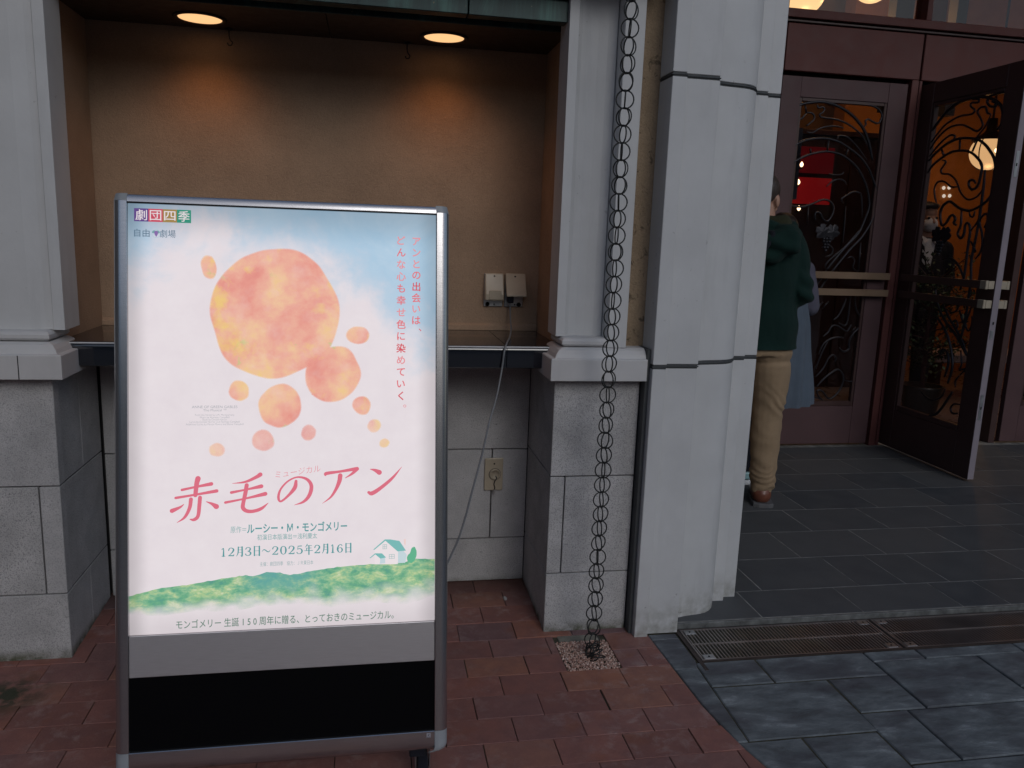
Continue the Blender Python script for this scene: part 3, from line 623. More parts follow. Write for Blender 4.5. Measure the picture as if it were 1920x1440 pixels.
cap(ped_r, .640, .912, 1)
cap(ped_l, -.932, -1.50, -1)
# the left cap is two stones with an open joint
B('cap_joint', M_joint, ped_l, -.9935, -.9915, 2.488, 2.5, .9145, .985)
bm = bmesh.new(); prism(bm, [(2.49, .914), (2.49, .984), (2.505, .987), (2.521, 1.012), (2.60, 1.0195), (2.6, .914)], -2.3, -1.503, 'x'); finish(bm, 'cap', M_white2, ped_l)

# ------------------------------------------------------------------ shafts above the caps
def shaft(xf0, xf1, xr, s, label, loc):
    t = empty('fluted_shaft', loc, label, 'pilaster', 'white pilaster shafts either side of the recess')
    return t
sh_r = shaft(0, 0, 0, 1, 'narrow white pilaster shaft with one shaded hollow, behind the rain chain', (.74, 2.6, 1.04))
# hollow profile: left flange, curved hollow, right projecting flange
def prof_extrude(poly, name, mat, parent, z0, z1, bev=0): 
    bm = bmesh.new(); prism(bm, poly, z0, z1); o = finish(bm, name, mat, parent)
    return o
hol = [(.646, 2.578), (.650, 2.592), (.664, 2.604), (.69, 2.611), (.72, 2.612), (.75, 2.608), (.778, 2.60)]
prof_extrude([(.616, 2.578)]+hol+[(.778, 2.66), (.616, 2.66)], 'hollow_panel', M_white, sh_r, 1.0505, 2.16)
B('flange', M_white, sh_r, .781, .846, 2.530, 2.66, 1.0198, 2.16, bev=.0015)
B('flange_return', M_white, sh_r, .6165, .628, 2.579, 2.70, 1.051, 2.16)
sh_l = shaft(0, 0, 0, -1, 'broad white pilaster shaft at the left edge above the left pedestal', (-1.2, 2.6, 1.04))
prof_extrude([(-.889, 2.572), (-.889, 2.66), (-1.9, 2.66), (-1.9, 2.575), (-1.5, 2.575), (-.985, 2.578), (-.945, 2.583), (-.925, 2.583), (-.9205, 2.579), (-.9195, 2.572)], 'flat_panel', M_white, sh_l, 1.0505, 2.16)
B('edge_return', M_white, sh_l, -.9025, -.890, 2.66, 2.70, 1.051, 2.16)
stucco = B('stucco_strip', M_tan_rough, None, .846, .96, 2.588, 2.66, 1.0, 2.6); stucco.name = 'stucco_wall'
tag(stucco, 'narrow strip of rough tan stucco between the hollow shaft and the big moulded pilaster', 'wall')
# ------------------------------------------------------------------ big moulded pilaster
PF = [(.925, 2.74), (.925, 2.476), (.973, 2.476), (.975, 2.496), (1.091, 2.496), (1.094, 2.530), (1.102, 2.552), (1.118, 2.567), (1.144, 2.576), (1.175, 2.582), (1.213, 2.588), (1.240, 2.597), (1.262, 2.612), (1.280, 2.632), (1.293, 2.655), (1.300, 2.685), (1.352, 2.685), (1.354, 2.714), (1.413, 2.714), (1.413, 2.80), (1.0, 2.80)]
mp = empty('moulded_pilaster', (1.17, 2.6, 0), 'tall white moulded stone pilaster with dark horizontal joints, left of the entrance doors', 'pilaster')
for (za, zb) in ((.0, .957), (.972, 1.876), (1.890, 4.2)):
    o = prof_extrude(PF, 'moulded_block', M_white, mp, za, zb)
    for p_ in o.data.polygons: p_.use_smooth = True
    b = o.modifiers.new('b', 'BEVEL'); b.width = .0015; b.segments = 1; b.limit_method = 'ANGLE'; b.angle_limit = R(35)
    e = o.modifiers.new('e', 'EDGE_SPLIT'); e.split_angle = R(24)
def inset_poly(P, d): return inset(P, d)
for (za, zb) in ((.957, .972), (1.876, 1.890)):
    prof_extrude(inset(PF, .002), 'joint_seal', M_seal, mp, za+.0005, zb-.0005)
    bm = bmesh.new(); pp = inset(PF, -.0004)
    tube(bm, [(x, y, (za+zb)/2) for x, y in pp[:19]], .0022, 6); finish(bm, 'joint_seal', M_seal, mp)
# dark movement gap between right pedestal and the pilaster
mg = B('movement_gap', M_joint, None, .9085, .9235, 2.60, 2.7, .0, .99); mg.name = 'corner_wall'; tag(mg, 'dark recessed gap strip between the right pedestal and the moulded pilaster', 'wall')
sl = B('seal', M_seal, None, .9125, .9245, 2.505, 2.60, .0, .9105)
sl.name = 'joint_strip'; tag(sl, 'thin grey vertical sealant strip between the right pedestal and the moulded pilaster', 'joint strip')
mc = B('seal', M_seal, None, .9125, .9240, 2.5, 2.586, .9118, 1.02); mc.name = 'joint_strip'; tag(mc, 'short dark sealant patch at the right end of the moulded cap behind the chain', 'joint strip')

# ------------------------------------------------------------------ recess: plaster walls, soffit, fascia
nw = empty('recess_wall', (-.14, 3.08, 1.0), 'tan plaster back and side walls of the recess behind the light box sign', 'wall')
B('back_wall', M_tan, nw, -1.1, .8, 3.08, 3.2, .94, 2.6)
B('side_wall', M_tan, nw, .655, .77, 2.662, 3.079, 1.0, 2.6)
B('side_wall', M_tan, nw, -1.1, -.938, 2.662, 3.079, 1.0, 2.6)
bm = bmesh.new(); prism(bm, [(3.0795, 1.008), (3.067, 1.008), (3.070, 1.026), (3.0795, 1.034)], -.937, .654, 'x'); finish(bm, 'skirting', M_tan, nw)
sf = empty('soffit', (-.14, 2.9, 2.04), 'dark brown soffit with green patinated copper fascia over the recess', 'soffit')
B('soffit_panel', M_soffit, sf, -.936, -.1325, 2.72, 3.078, 2.038, 2.10)
B('soffit_panel', M_soffit, sf, -.1295, .653, 2.72, 3.078, 2.038, 2.10)
B('lip', M_patina, sf, -.936, .653, 2.708, 2.719, 2.031, 2.09, bev=.003, seg=2)
B('groove', M_void, sf, -.936, .653, 2.652, 2.707, 2.07, 2.12)
B('fascia', M_patina, sf, -.937, .30, 2.60, 2.650, 2.035, 2.6, bev=.002)
B('fascia', M_patina, sf, .303, .615, 2.602, 2.650, 2.035, 2.6, bev=.002)
B('fascia_moulding', M_patina, sf, -.937, .615, 2.585, 2.600, 2.10, 2.125, bev=.004, seg=2)
# upper facade, out of frame above
uw = empty('upper_facade', (0, 2.6, 2.2), 'pale stone architrave and wall above the recess and entrance', 'building')
B('architrave', M_white2, uw, -2.4, .9, 2.44, 2.70, 2.162, 2.42)
B('wall', M_white2, uw, -4, .924, 2.66, 3.2, 2.602, 6.2)
B('wall', M_white2, uw, .925, 7.2, 2.5, 2.90, 4.21, 6.2)
B('side_wall', M_white2, uw, -4, -2.301, 2.6, 3.2, 0, 2.6)
B('added_shade_wall', mat_plain('grey_render', (.22, .215, .21, 1), .85, bump=.3), uw, -2.9, -2.302, .35, 2.598, 0, 6.2)  # unseen wall added out of frame to block sky light from the left
B('ceiling', mat_plain('entrance_ceiling', (.35, .31, .27, 1), .8), uw, 1.0, 7.2, 2.901, 4.93, 4.215, 4.3)
B('reveal_wall', M_white2, uw, 1.0, 1.413, 2.801, 4.99, .02, 4.21)
B('reveal_wall', M_white2, uw, 6.6, 7.2, 2.5, 4.99, 0, 4.20)

# counter
ct = empty('counter', (-.14, 2.85, .97), 'polished black granite ledge across the recess behind the light box sign', 'counter')
for xa, xb in ((-.936, .462), (.4645, .650)):
    bm = bmesh.new(); y0 = 2.632
    pf = [(3.066, 1.007), (2.66, 1.007)]+[(2.648-.016*math.sin(a), .991+.016*math.cos(a)) for a in [R(k*15) for k in range(0, 7)]]+[(2.632, .934), (2.64, .93), (3.066, .93)]
    prism(bm, pf, xa, xb, 'x'); o = finish(bm, 'ledge', M_counter, ct); 
    for p_ in o.data.polygons: p_.use_smooth = True
    o.modifiers.new('e', 'EDGE_SPLIT').split_angle = R(40)

B('edge_highlight', mat_plain('painted_edge_highlight', (.58, .60, .62, 1), .3), ct, -.936, .646, 2.6325, 2.6375, 1.0015, 1.0062, bev=.001)  # pale strip paints the bright highlight along the counter edge
# hooks
for hx, lab in ((-.470, 'small dark hook on the soffit right of the left downlight'), (.137, 'small dark hook on the soffit left of the right downlight')):
    h = empty('ceiling_hook', (hx, 3.05, 2.038), lab, 'hook', 'hooks hanging from the soffit')
    bm = bmesh.new(); lathe(bm, [(.012, 0), (.012, -.006), (.004, -.008)], (hx, 3.05, 2.038), 12); finish(bm, 'plate', M_iron, h)
    bm = bmesh.new(); tube(bm, catmull([(hx, 3.05, 2.032), (hx, 3.05, 2.012), (hx+.004, 3.05, 2.0), (hx+.010, 3.05, 1.993), (hx+.006, 3.05, 1.984), (hx-.003, 3.05, 1.984), (hx-.006, 3.05, 1.991)], 4), .0024, 6); finish(bm, 'hook', M_iron, h)
# downlights
for dx, dy, lab in ((-.541, 2.93, 'lit round downlight in the soffit above the top left corner of the sign'), (.258, 2.93, 'lit round downlight in the soffit near the right end of the recess')):
    d = empty('downlight', (dx, dy, 2.038), lab, 'downlight', 'lit downlights in the soffit')
    bm = bmesh.new(); lathe(bm, [(.069, -.0005), (.082, -.0005), (.084, -.003), (.082, -.006), (.072, -.006), (.069, -.0005)], (dx, dy, 2.038), 40); finish(bm, 'trim_ring', M_soffit, d, True)
    bm = bmesh.new(); lathe(bm, [(.0001, -.0085), (.04, -.0075), (.068, -.003), (.0685, -.0005)], (dx, dy, 2.038), 40); finish(bm, 'lens', M_lens, d, True)
    ld = bpy.data.lights.new('downlight_lamp', 'SPOT'); ld.energy = DL_E; ld.color = (1, .40, .12); ld.spot_size = R(128); ld.spot_blend = 1.0; ld.shadow_soft_size = .05
    lo = bpy.data.objects.new('lamp', ld); COL.objects.link(lo); lo.parent = d; lo.location = (0, -.015, -.03); lo.rotation_euler = (R(4), 0, 0)

# ------------------------------------------------------------------ outlet boxes, switch plate, cable
def outlet(x, flap, lab):
    o = empty('outlet_box', (x, 3.08, 1.165), lab, 'outlet box', 'weatherproof outlet boxes on the plaster wall')
    w2 = .037
    B('backplate', M_steel, o, x-w2, x+w2, 3.072, 3.0797, 1.100, 1.228, bev=.003, seg=2)
    bm = bmesh.new()
    if not flap:
        prism(bm, [(3.071, 1.229), (3.060, 1.229), (3.048, 1.19), (3.034, 1.150), (3.034, 1.126), (3.071, 1.126)], x-w2+.001, x+w2-.001, 'x')
    else:
        prism(bm, [(3.071, 1.229), (3.064, 1.230), (3.018, 1.148), (3.019, 1.143), (3.026, 1.143), (3.071, 1.2)], x-w2, x+w2+.004, 'x')
    c = finish(bm, 'cover', M_beige, o); bb = c.modifiers.new('b', 'BEVEL'); bb.width = .004; bb.segments = 2
    if not flap: B('nameplate', M_beige, o, x-.022, x+.025, 3.0315, 3.0345, 1.130, 1.165, bev=.001)
    for sx, sz, r in ((0, 1.218, .0035), (.004, 1.109, .003)):
        bm = bmesh.new(); yy = 3.0585 if sz > 1.2 else 3.0715
        lathe(bm, [(r, 0), (r, -.0025), (.001, -.003)], (x+sx, yy, sz), 10, 'y'); finish(bm, 'screw', M_void, o)
    bm = bmesh.new(); lathe(bm, [(.007, 0), (.0085, -.001), (.007, -.002), (.006, 0)], (x+(.02 if flap else -.022), 3.072, 1.109), 16, 'y'); finish(bm, 'socket_ring', M_joint, o)
    return o
outlet(.479, False, 'closed beige outlet box, the left one of the pair on the plaster wall')
outlet(.560, True, 'right outlet box of the pair, its flap raised over a grey cable')
bm = bmesh.new()
px = .541
cpts = [(px, 3.045, 1.135), (px, 3.04, 1.11), (px, 3.035, 1.085), (.537, 3.0, 1.058), (.528, 2.93, 1.030), (.508, 2.84, 1.012), (.480, 2.72, 1.012), (.462, 2.640, 1.013), (.452, 2.618, .995), (.444, 2.612, .93), (.423, 2.58, .84), (.393, 2.53, .765), (.362, 2.45, .685), (.325, 2.37, .60), (.285, 2.27, .52), (.25, 2.19, .475), (.2, 2.10, .44), (.1, 2.0, .42), (.05, 1.96, .44)]
tube(bm, catmull(cpts, 6), .0034, 8); cb = finish(bm, 'power_cable', M_cable, None, True); tag(cb, 'thin grey power cable hanging from the right outlet box over the counter to the sign', 'cable')
pl = B('cable_plug', M_navy, None, px-.010, px+.012, 3.032, 3.060, 1.118, 1.147, bev=.003); tag(pl, 'small dark plug in the right outlet box at the top of the grey cable', 'plug')
sw_ = empty('wall_socket', (.481, 2.95, .46), 'beige round key switch plate on the granite wall right of the sign', 'switch')
B('plate', M_beige, sw_, .446, .518, 2.940, 2.9497, .398, .527, bev=.003, seg=2)
bm = bmesh.new(); lathe(bm, [(.022, 0), (.022, -.004), (.020, -.006), (.017, -.0065), (.017, -.004), (.001, -.004)], (.486, 2.9402, .463), 28, 'y'); finish(bm, 'dial', M_beige, sw_, True)
bm = bmesh.new(); lathe(bm, [(.0225, .0003), (.0238, -.001), (.0225, -.0018)], (.486, 2.9402, .463), 28, 'y'); finish(bm, 'dial_ring', M_joint, sw_, True)
bm = bmesh.new(); lathe(bm, [(.0035, 0), (.003, -.002), (.001, -.0025)], (.483, 2.9402, .505), 10, 'y'); finish(bm, 'screw', M_void, sw_)
bm = bmesh.new(); tube(bm, catmull([(.488, 2.934, .458), (.492, 2.93, .45), (.487, 2.932, .44), (.483, 2.934, .425), (.487, 2.934, .412), (.484, 2.936, .402)], 5), .0016, 6); finish(bm, 'hanging_key', M_iron, sw_)
B('key_bow', M_steel, sw_, .481, .490, 2.934, 2.936, .385, .402, bev=.0006)

# ------------------------------------------------------------------ rain chain
rc = empty('rain_chain', (.745, 2.38, 0), 'long dark wire rain chain of paired rings hanging down to the gravel', 'rain chain')
def ring_mesh(r, wire):
    bm = bmesh.new(); tube(bm, [(r*math.cos(a), 0, r*math.sin(a)) for a in [2*math.pi*k/22 for k in range(22)]], wire, 6, closed=True)
    bmesh.ops.recalc_face_normals(bm, faces=bm.faces); me = bpy.data.meshes.new('ring'); bm.to_mesh(me); bm.free(); me.materials.append(M_chain)
    me.polygons.foreach_set('use_smooth', [True]*len(me.polygons)); return me
rme = ring_mesh(.0260, .0022)
bm = bmesh.new(); 
for s in (-1, 0, 1): tube(bm, [(.0038*math.cos(a)*1.3, .0038*math.sin(a), s*.0012+.0009*math.sin(2*a)) for a in [2*math.pi*k/10 for k in range(10)]], .0011, 5, closed=True)
bmesh.ops.recalc_face_normals(bm, faces=bm.faces); kme = bpy.data.meshes.new('knot'); bm.to_mesh(kme); bm.free(); kme.materials.append(M_chain)
rk = random.Random(11)
z = .052; i = 0
while z < 2.75:
    a = rk.choice([0, .08, .7, -.1, .15, .3, .2, .8]) + rk.uniform(-.12, .12)
    cx = .0015*math.sin(z*3.1)-.003+.003*z; cy = .001*math.sin(z*5)
    for b in (0, math.pi/2+rk.uniform(-.16, .16)):
        o = link('ring', rme, rc, (cx+rk.uniform(-.001, .001), cy, z)); o.rotation_euler = (rk.uniform(-.05, .05), rk.uniform(-.05, .05), a+b)
    k = link('knot', kme, rc, (cx, cy, z+.0247)); k.rotation_euler = (rk.uniform(-.2, .2), rk.uniform(-.2, .2), rk.uniform(0, 3))
    z += .0494; i += 1
for (x, y, z_, e) in ((-.004, -.012, .030, (.5, .3, .4)), (.004, -.02, .018, (1.0, .2, 1.1)), (-.012, -.008, .02, (.3, .9, 2.0)), (.008, -.03, .012, (1.3, .2, .3)), (-.006, -.028, .022, (.7, .6, 2.6)), (-.001, -.018, .034, (.2, .4, .9))):
    o = link('ring', rme, rc, (x, y, z_)); o.rotation_euler = e

# street side behind the camera: unseen facade added to darken reflections and block low sky
op = empty('street_building', (0, -45, 0), 'unseen grey building across the street behind the camera, added to darken reflections', 'building')
B('facade', mat_plain('grey_facade', (.12, .115, .11, 1), .8), op, -95, 120, -46, -45, 0, 13.0)
for i_ in range(14):
    for j_ in range(5): B('window', M_counter, op, -20+i_*4, -17.6+i_*4, -44.99, -44.95, .9+j_*2.3, 2.3+j_*2.3)
# ------------------------------------------------------------------ light box sign
TL_ = R(9.717); VT = 1.4417; SW, SH = .7095, 1.004
sign = empty('lightbox_sign', (-.544, 1.7677, 0), 'lit poster light box on castors in an aluminium frame, peach watercolour and Japanese title', 'sign')
def sg(u, v, d=0.0):
    return Vector((u, (VT-v)*math.sin(TL_)-d*math.cos(TL_), (VT-v)*math.cos(TL_)+d*math.sin(TL_)))
def sfin(bm, name, mat, parent=None, smooth=False, conv=True, recalc=True):
    """bm verts are (u, d, v)"""
    for v in bm.verts: v.co = sg(v.co.x, v.co.z, v.co.y)
    if recalc: bmesh.ops.recalc_face_normals(bm, faces=bm.faces)
    me = bpy.data.meshes.new(name); bm.to_mesh(me); bm.free()
    if smooth: me.polygons.foreach_set('use_smooth', [True]*len(me.polygons))
    return link(name, me, parent or sign, (0, 0, 0), mat)
def sbox(name, mat, u0, u1, v0, v1, d0, d1, bev=0.0, parent=None):
    bm = bmesh.new(); box(bm, u0, u1, d0, d1, v0, v1, bev=bev, seg=2); return sfin(bm, name, mat, parent)
# side profiles: rounded outer edge
def side_profile(s):
    a = []
    x0 = 0 if s < 0 else SW
    pts = [(0, -.05), (0, .0075), (.0015, .0085), (.0125, .0085)]
    pts += [(.0125+.0195*math.sin(t), -.011+.0195*math.cos(t)) for t in [R(k) for k in range(9, 91, 9)]]
    pts += [(.032, -.04), (.026, -.05)]
    return [(x0+s*p[0], p[1]) for p in pts]
for s in (-1, 1):
    bm = bmesh.new(); pr = side_profile(s)
    a = [bm.verts.new((x, d, -.002)) for x, d in pr]; b = [bm.verts.new((x, d, 1.277)) for x, d in pr]
    for i in range(len(pr)): bm.faces.new((a[i], a[(i+1) % len(pr)], b[(i+1) % len(pr)], b[i]))
    bm.faces.new(a); bm.faces.new(b)
    o = sfin(bm, 'side_rail', M_alu, None, True); o.modifiers.new('e', 'EDGE_SPLIT').split_angle = R(32)
    # grey corner pieces
    for (va, vb, bottom) in ((-.0185, -.0025, False), (1.2775, 1.333, True)):
        bm = bmesh.new(); n = 7
        prs = []
        for k in range(n+1):
            t = k/n; v = va+(vb-va)*t
            ins = 0
            if bottom: ins = .020*(1-math.cos(math.asin(min(1, max(0, (t-.62)/.38)))))
            else: ins = .004*(1-t)
            prs.append([(SW/2+(x-SW/2)*(1-ins/abs(x-SW/2)) if abs(x-(0 if s < 0 else SW)) > .001 else x, d-(ins*.3 if d > 0 else 0), v) for x, d in pr])
        rings = [[bm.verts.new(p) for p in r] for r in prs]
        for A, Bq in zip(rings, rings[1:]):
            for i in range(len(pr)): bm.faces.new((A[i], A[(i+1) % len(pr)], Bq[(i+1) % len(pr)], Bq[i]))
        bm.faces.new(rings[0]); bm.faces.new(rings[-1])
        o = sfin(bm, 'corner_piece', M_corner, None, True); o.modifiers.new('e', 'EDGE_SPLIT').split_angle = R(40)
# top and bottom rails
def hrail(name, v0, v1, rnd_):
    bm = bmesh.new()
    if rnd_ == 'top': pts = [(-.05, 0), (.0085, 0), (.0085, -.010), (.005, -.016), (-.003, -.0185), (-.05, -.0185)]
    else: pts = [(-.05, 1.277), (.007, 1.277), (.0085, 1.2785), (.0085, 1.305), (.005, 1.318), (-.004, 1.328), (-.018, 1.332), (-.05, 1.332)]
    a = [bm.verts.new((.0005, d, v)) for d, v in pts]; b = [bm.verts.new((SW-.0005, d, v)) for d, v in pts]
    for i in range(len(pts)): bm.faces.new((a[i], a[(i+1) % len(pts)], b[(i+1) % len(pts)], b[i]))
    bm.faces.new(a); bm.faces.new(b)
    o = sfin(bm, name, M_alu, None, True); o.modifiers.new('e', 'EDGE_SPLIT').split_angle = R(38); return o
hrail('top_rail', 0, 0, 'top'); hrail('bottom_rail', 0, 0, 'bot')
sbox('middle_panel', M_panel, .0006, SW-.0006, SH+.0012, 1.1025, -.045, .004, .001)
sbox('gasket', M_black, .0004, SW-.0004, .0, .0026, -.01, .004)
t = NT('matt_black_panel'); t.base((.0012, .0012, .002, 1), .6, 0, .08); M_blackpanel = t.m
sbox('black_panel', M_blackpanel, .0006, SW-.0006, 1.1035, 1.2765, -.04, -.001)
sbox('back_panel', M_alu, .001, SW-.001, .001, 1.30, -.0495, -.0465)

EM = .95
def poster_material():
    t = NT('backlit_poster_print'); uvn = t.n('UVMap'); uv = uvn.outputs[0]; q = t.xyz(uv); u, v = q[0], q[1]
    n1 = t.noise(uv, 5.5, 8, .62, .4); n2 = t.noise(uv, 14, 6, .6)
    nn = t.math('ADD', t.math('MULTIPLY', n1, .75), t.math('MULTIPLY', n2, .25))
    # cloud boundary: blue above a line that falls to the right
    lim = t.math('ADD', t.math('MULTIPLY', t.math('POWER', t.math('DIVIDE', u, .71), 2.2), .30), .085)
    left = t.smooth(u, .16, .0, 0, .11)
    lim = t.math('ADD', lim, left)
    d = t.math('DIVIDE', t.math('SUBTRACT', lim, v), .14)
    m = t.math('ADD', d, t.math('MULTIPLY', t.math('SUBTRACT', nn, .5), 4.2))
    m = t.smooth(m, -.35, 1.15)
    # a bright cloud rising to the right of the logo
    dx = t.math('SUBTRACT', u, t.math('SUBTRACT', .235, t.math('MULTIPLY', v, .55)))
    cl = t.math('ADD', t.math('ABSOLUTE', dx), t.math('MULTIPLY', t.math('SUBTRACT', n2, .5), .22))
    cl = t.math('MULTIPLY', t.smooth(cl, .065, .0), t.smooth(v, .015, .07))
    m = t.math('MULTIPLY', m, t.math('SUBTRACT', 1.0, t.math('MULTIPLY', cl, .85)))
    blue = t.mix(t.ramp(n1, [(.3, 0.0), (.7, 1.0)]), s2l(150, 190, 218), s2l(186, 208, 226))
    white = t.mix(t.ramp(n2, [(.3, 0.0), (.7, 1.0)]), s2l(229, 219, 224), s2l(234, 225, 229))
    c = t.mix(m, white, blue)
    e1 = t.smooth(u, 0, .05, .68, 1); e2 = t.smooth(u, .7095, .655, .72, 1); e3 = t.smooth(v, 0, .10, .66, 1); e4 = t.smooth(v, 1.004, .93, .86, 1)
    f = t.math('MULTIPLY', t.math('MULTIPLY', e1, e2), t.math('MULTIPLY', e3, e4))
    pap = t.noise(uv, 60, 4, .7)
    f = t.math('MULTIPLY', f, t.math('ADD', .985, t.math('MULTIPLY', pap, .03)))
    t.base((.03, .03, .03, 1), .25, 0, .3); t.l(c, t.b.inputs['Emission Color']); t.l(t.math('MULTIPLY', f, EM), t.b.inputs['Emission Strength'])
    return t, c
def ink(name, col, s=1.0):
    t = NT('print_'+name); t.base((.05, .05, .05, 1), .3, 0, .2); t.val(t.b.inputs['Emission Color'], col); t.b.inputs['Emission Strength'].default_value = EM*s; return t.m
tp, _c = poster_material()
bm = bmesh.new(); uvl = bm.loops.layers.uv.new('UVMap')
vs4 = [bm.verts.new((x, -.0005, y)) for x, y in ((.0006, .0028), (SW-.0006, .0028), (SW-.0006, SH), (.0006, SH))]
f = bm.faces.new(vs4)
for l in f.loops: l[uvl].uv = (l.vert.co.x, l.vert.co.z)
poster = sfin(bm, 'poster', tp.m)
def flat(polys, name, mat, d, fade=None):
    """list of polygons (u,v) as one thin print layer; triangulated"""
    bm = bmesh.new(); uvl = bm.loops.layers.uv.new('UVMap')
    for P in polys:
        vv = [bm.verts.new((p[0], d, p[1])) for p in P]
        try: bm.faces.new(vv)
        except ValueError: pass
    bmesh.ops.triangulate(bm, faces=bm.faces)
    for f in bm.faces:
        for l in f.loops: l[uvl].uv = (l.vert.co.x, l.vert.co.z)
    o = sfin(bm, name, mat, poster, recalc=False); return o
# watercolour wash: a plain abstract splash with a trail of petals
def wash_material():
    t = NT('print_watercolour_wash'); uv = t.n('UVMap').outputs[0]; q = t.xyz(uv)
    n1 = t.noise(uv, 8.5, 6, .6, .15); n2 = t.noise(uv, 9, 4, .5, .5, 1); n3 = t.noise(uv, 22, 5, .6)
    a = t.ramp(t.math('ADD', t.math('MULTIPLY', n1, .8), t.math('MULTIPLY', n3, .2)), [(.32, s2l(240, 205, 130)), (.41, s2l(240, 194, 156)), (.50, s2l(236, 172, 152)), (.58, s2l(231, 152, 138)), (.70, s2l(220, 130, 122))])
    n4 = t.noise(t.scalev(uv, 1.3, 1, 1), 6.3, 4, .5, 0)
    mp = t.n('Mapping'); t.l(uv, mp.inputs[0]); mp.inputs['Location'].default_value = (3.1, 1.7, 0); n5 = t.noise(mp.outputs[0], 8, 5, .6, .2)
    a = t.mix(t.ramp(n5, [(.56, 0.0), (.66, .8)]), a, s2l(239, 205, 118))
    mp2 = t.n('Mapping'); t.l(uv, mp2.inputs[0]); mp2.inputs['Location'].default_value = (7.7, 4.2, 0); n6 = t.noise(mp2.outputs[0], 9, 5, .65, .4)
    a = t.mix(t.ramp(n6, [(.63, 0.0), (.7, .7)]), a, s2l(165, 205, 120))
    a = t.mix(t.ramp(n3, [(.5, 0.0), (.75, .3)]), a, s2l(246, 226, 214))
    at = t.n('Attribute'); at.attribute_name = 'fade'
    t.base((.05, .05, .05, 1), .3, 0, .2); t.l(a, t.b.inputs['Emission Color']); t.b.inputs['Emission Strength'].default_value = EM; t.l(at.outputs['Fac'], t.b.inputs['Alpha']); return t.m
M_wash = wash_material()
def set_fade(o, fn):
    me = o.data; ca = me.attributes.new('fade', 'FLOAT', 'POINT'); uvm = {}
    for l in me.loops: uvm[l.vertex_index] = me.uv_layers[0].data[l.index].uv[:]
    for i in range(len(me.vertices)): ca.data[i].value = fn(*uvm.get(i, (0, 0)))
def blob(cx, cy, rx, ry, rot, n=64, amp=.08, seed=0):
    P = []
    for k in range(n):
        a = 2*math.pi*k/n
        r = 1+amp*noise.noise(Vector((math.cos(a)*1.3+seed, math.sin(a)*1.3, seed)))*2+amp*.15*noise.noise(Vector((math.cos(a)*4, math.sin(a)*4+seed, seed)))
        x, y = rx*r*math.cos(a), ry*r*math.sin(a); P.append((cx+x*math.cos(rot)-y*math.sin(rot), cy+x*math.sin(rot)+y*math.cos(rot)))
    return P
def fan(P):  # triangle fan with inner ring so that the fade attribute has support
    c = (sum(p[0] for p in P)/len(P), sum(p[1] for p in P)/len(P)); out = []
    for i in range(len(P)): out.append([P[i], P[(i+1) % len(P)], c])
    return out
def ribbon(pts, wd, k=1.0):
    n = len(pts); P = catmull([(p[0], p[1], wd[min(i, len(wd)-1)] if len(wd) == n else wd[0]) for i, p in enumerate(pts)], 7)
    out = []; L = []
    for i, p in enumerate(P):
        a = P[max(i-1, 0)]; b = P[min(i+1, len(P)-1)]; t_ = Vector((b.x-a.x, b.y-a.y)).normalized(); nr = Vector((-t_.y, t_.x))*(max(.2, p.z)*k/2)
        L.append(((p.x+nr.x, p.y+nr.y), (p.x-nr.x, p.y-nr.y)))
    for (a, b), (c, d_) in zip(L, L[1:]): out.append([a, b, d_, c])
    for q in (P[0], P[-1]):
        r = max(.2, q.z)*k/2
        if q.z > 3: out.append([(q.x+r*math.cos(2*math.pi*j/14), q.y+r*math.sin(2*math.pi*j/14)) for j in range(14)])
    return out
wash_i = 0
def wash_patch(P, fn=lambda u, v: 1.0):
    global wash_i
    wash_i += 1; n_ = len(P); c = (sum(p[0] for p in P)/n_, sum(p[1] for p in P)/n_)
    rad = sum(math.hypot(p[0]-c[0], p[1]-c[1]) for p in P)/n_; k_ = 1-min(.25, .0035/rad)
    Q = [(c[0]+(p[0]-c[0])*k_, c[1]+(p[1]-c[1])*k_) for p in P]
    outer = {(round(p[0], 5), round(p[1], 5)) for p in P}
    o = flat([[P[i], P[(i+1) % n_], Q[(i+1) % n_], Q[i]] for i in range(n_)]+[Q], 'watercolour_wash', M_wash, .0002+.00003*wash_i)
    set_fade(o, lambda u, v: (.25 if (round(u, 5), round(v, 5)) in outer else 1.0)*fn(u, v))
rw = random.Random(21)
for (cx_, cy_, r_, sd_, fl_) in ((.330, .250, .155, 2.2, .95), (.462, .395, .070, 5.1, .9), (.338, .470, .052, 8.3, .95), (.245, .435, .026, 1.2, .9), (.300, .553, .028, 3.9, .9), (.195, .574, .019, 6.6, .9), (.178, .145, .030, 7.7, .6), (.520, .300, .028, 9.4, .8), (.530, .470, .024, 4.4, .9), (.560, .520, .018, 2.7, .9), (.585, .562, .013, 5.8, .9), (.405, .535, .020, 1.9, .9)):
    wash_patch(blob(cx_, cy_, r_, r_*fl_, sd_, 140, .05, sd_), (lambda u, v: 1.0) if cy_ < .5 else (lambda u, v: .75))
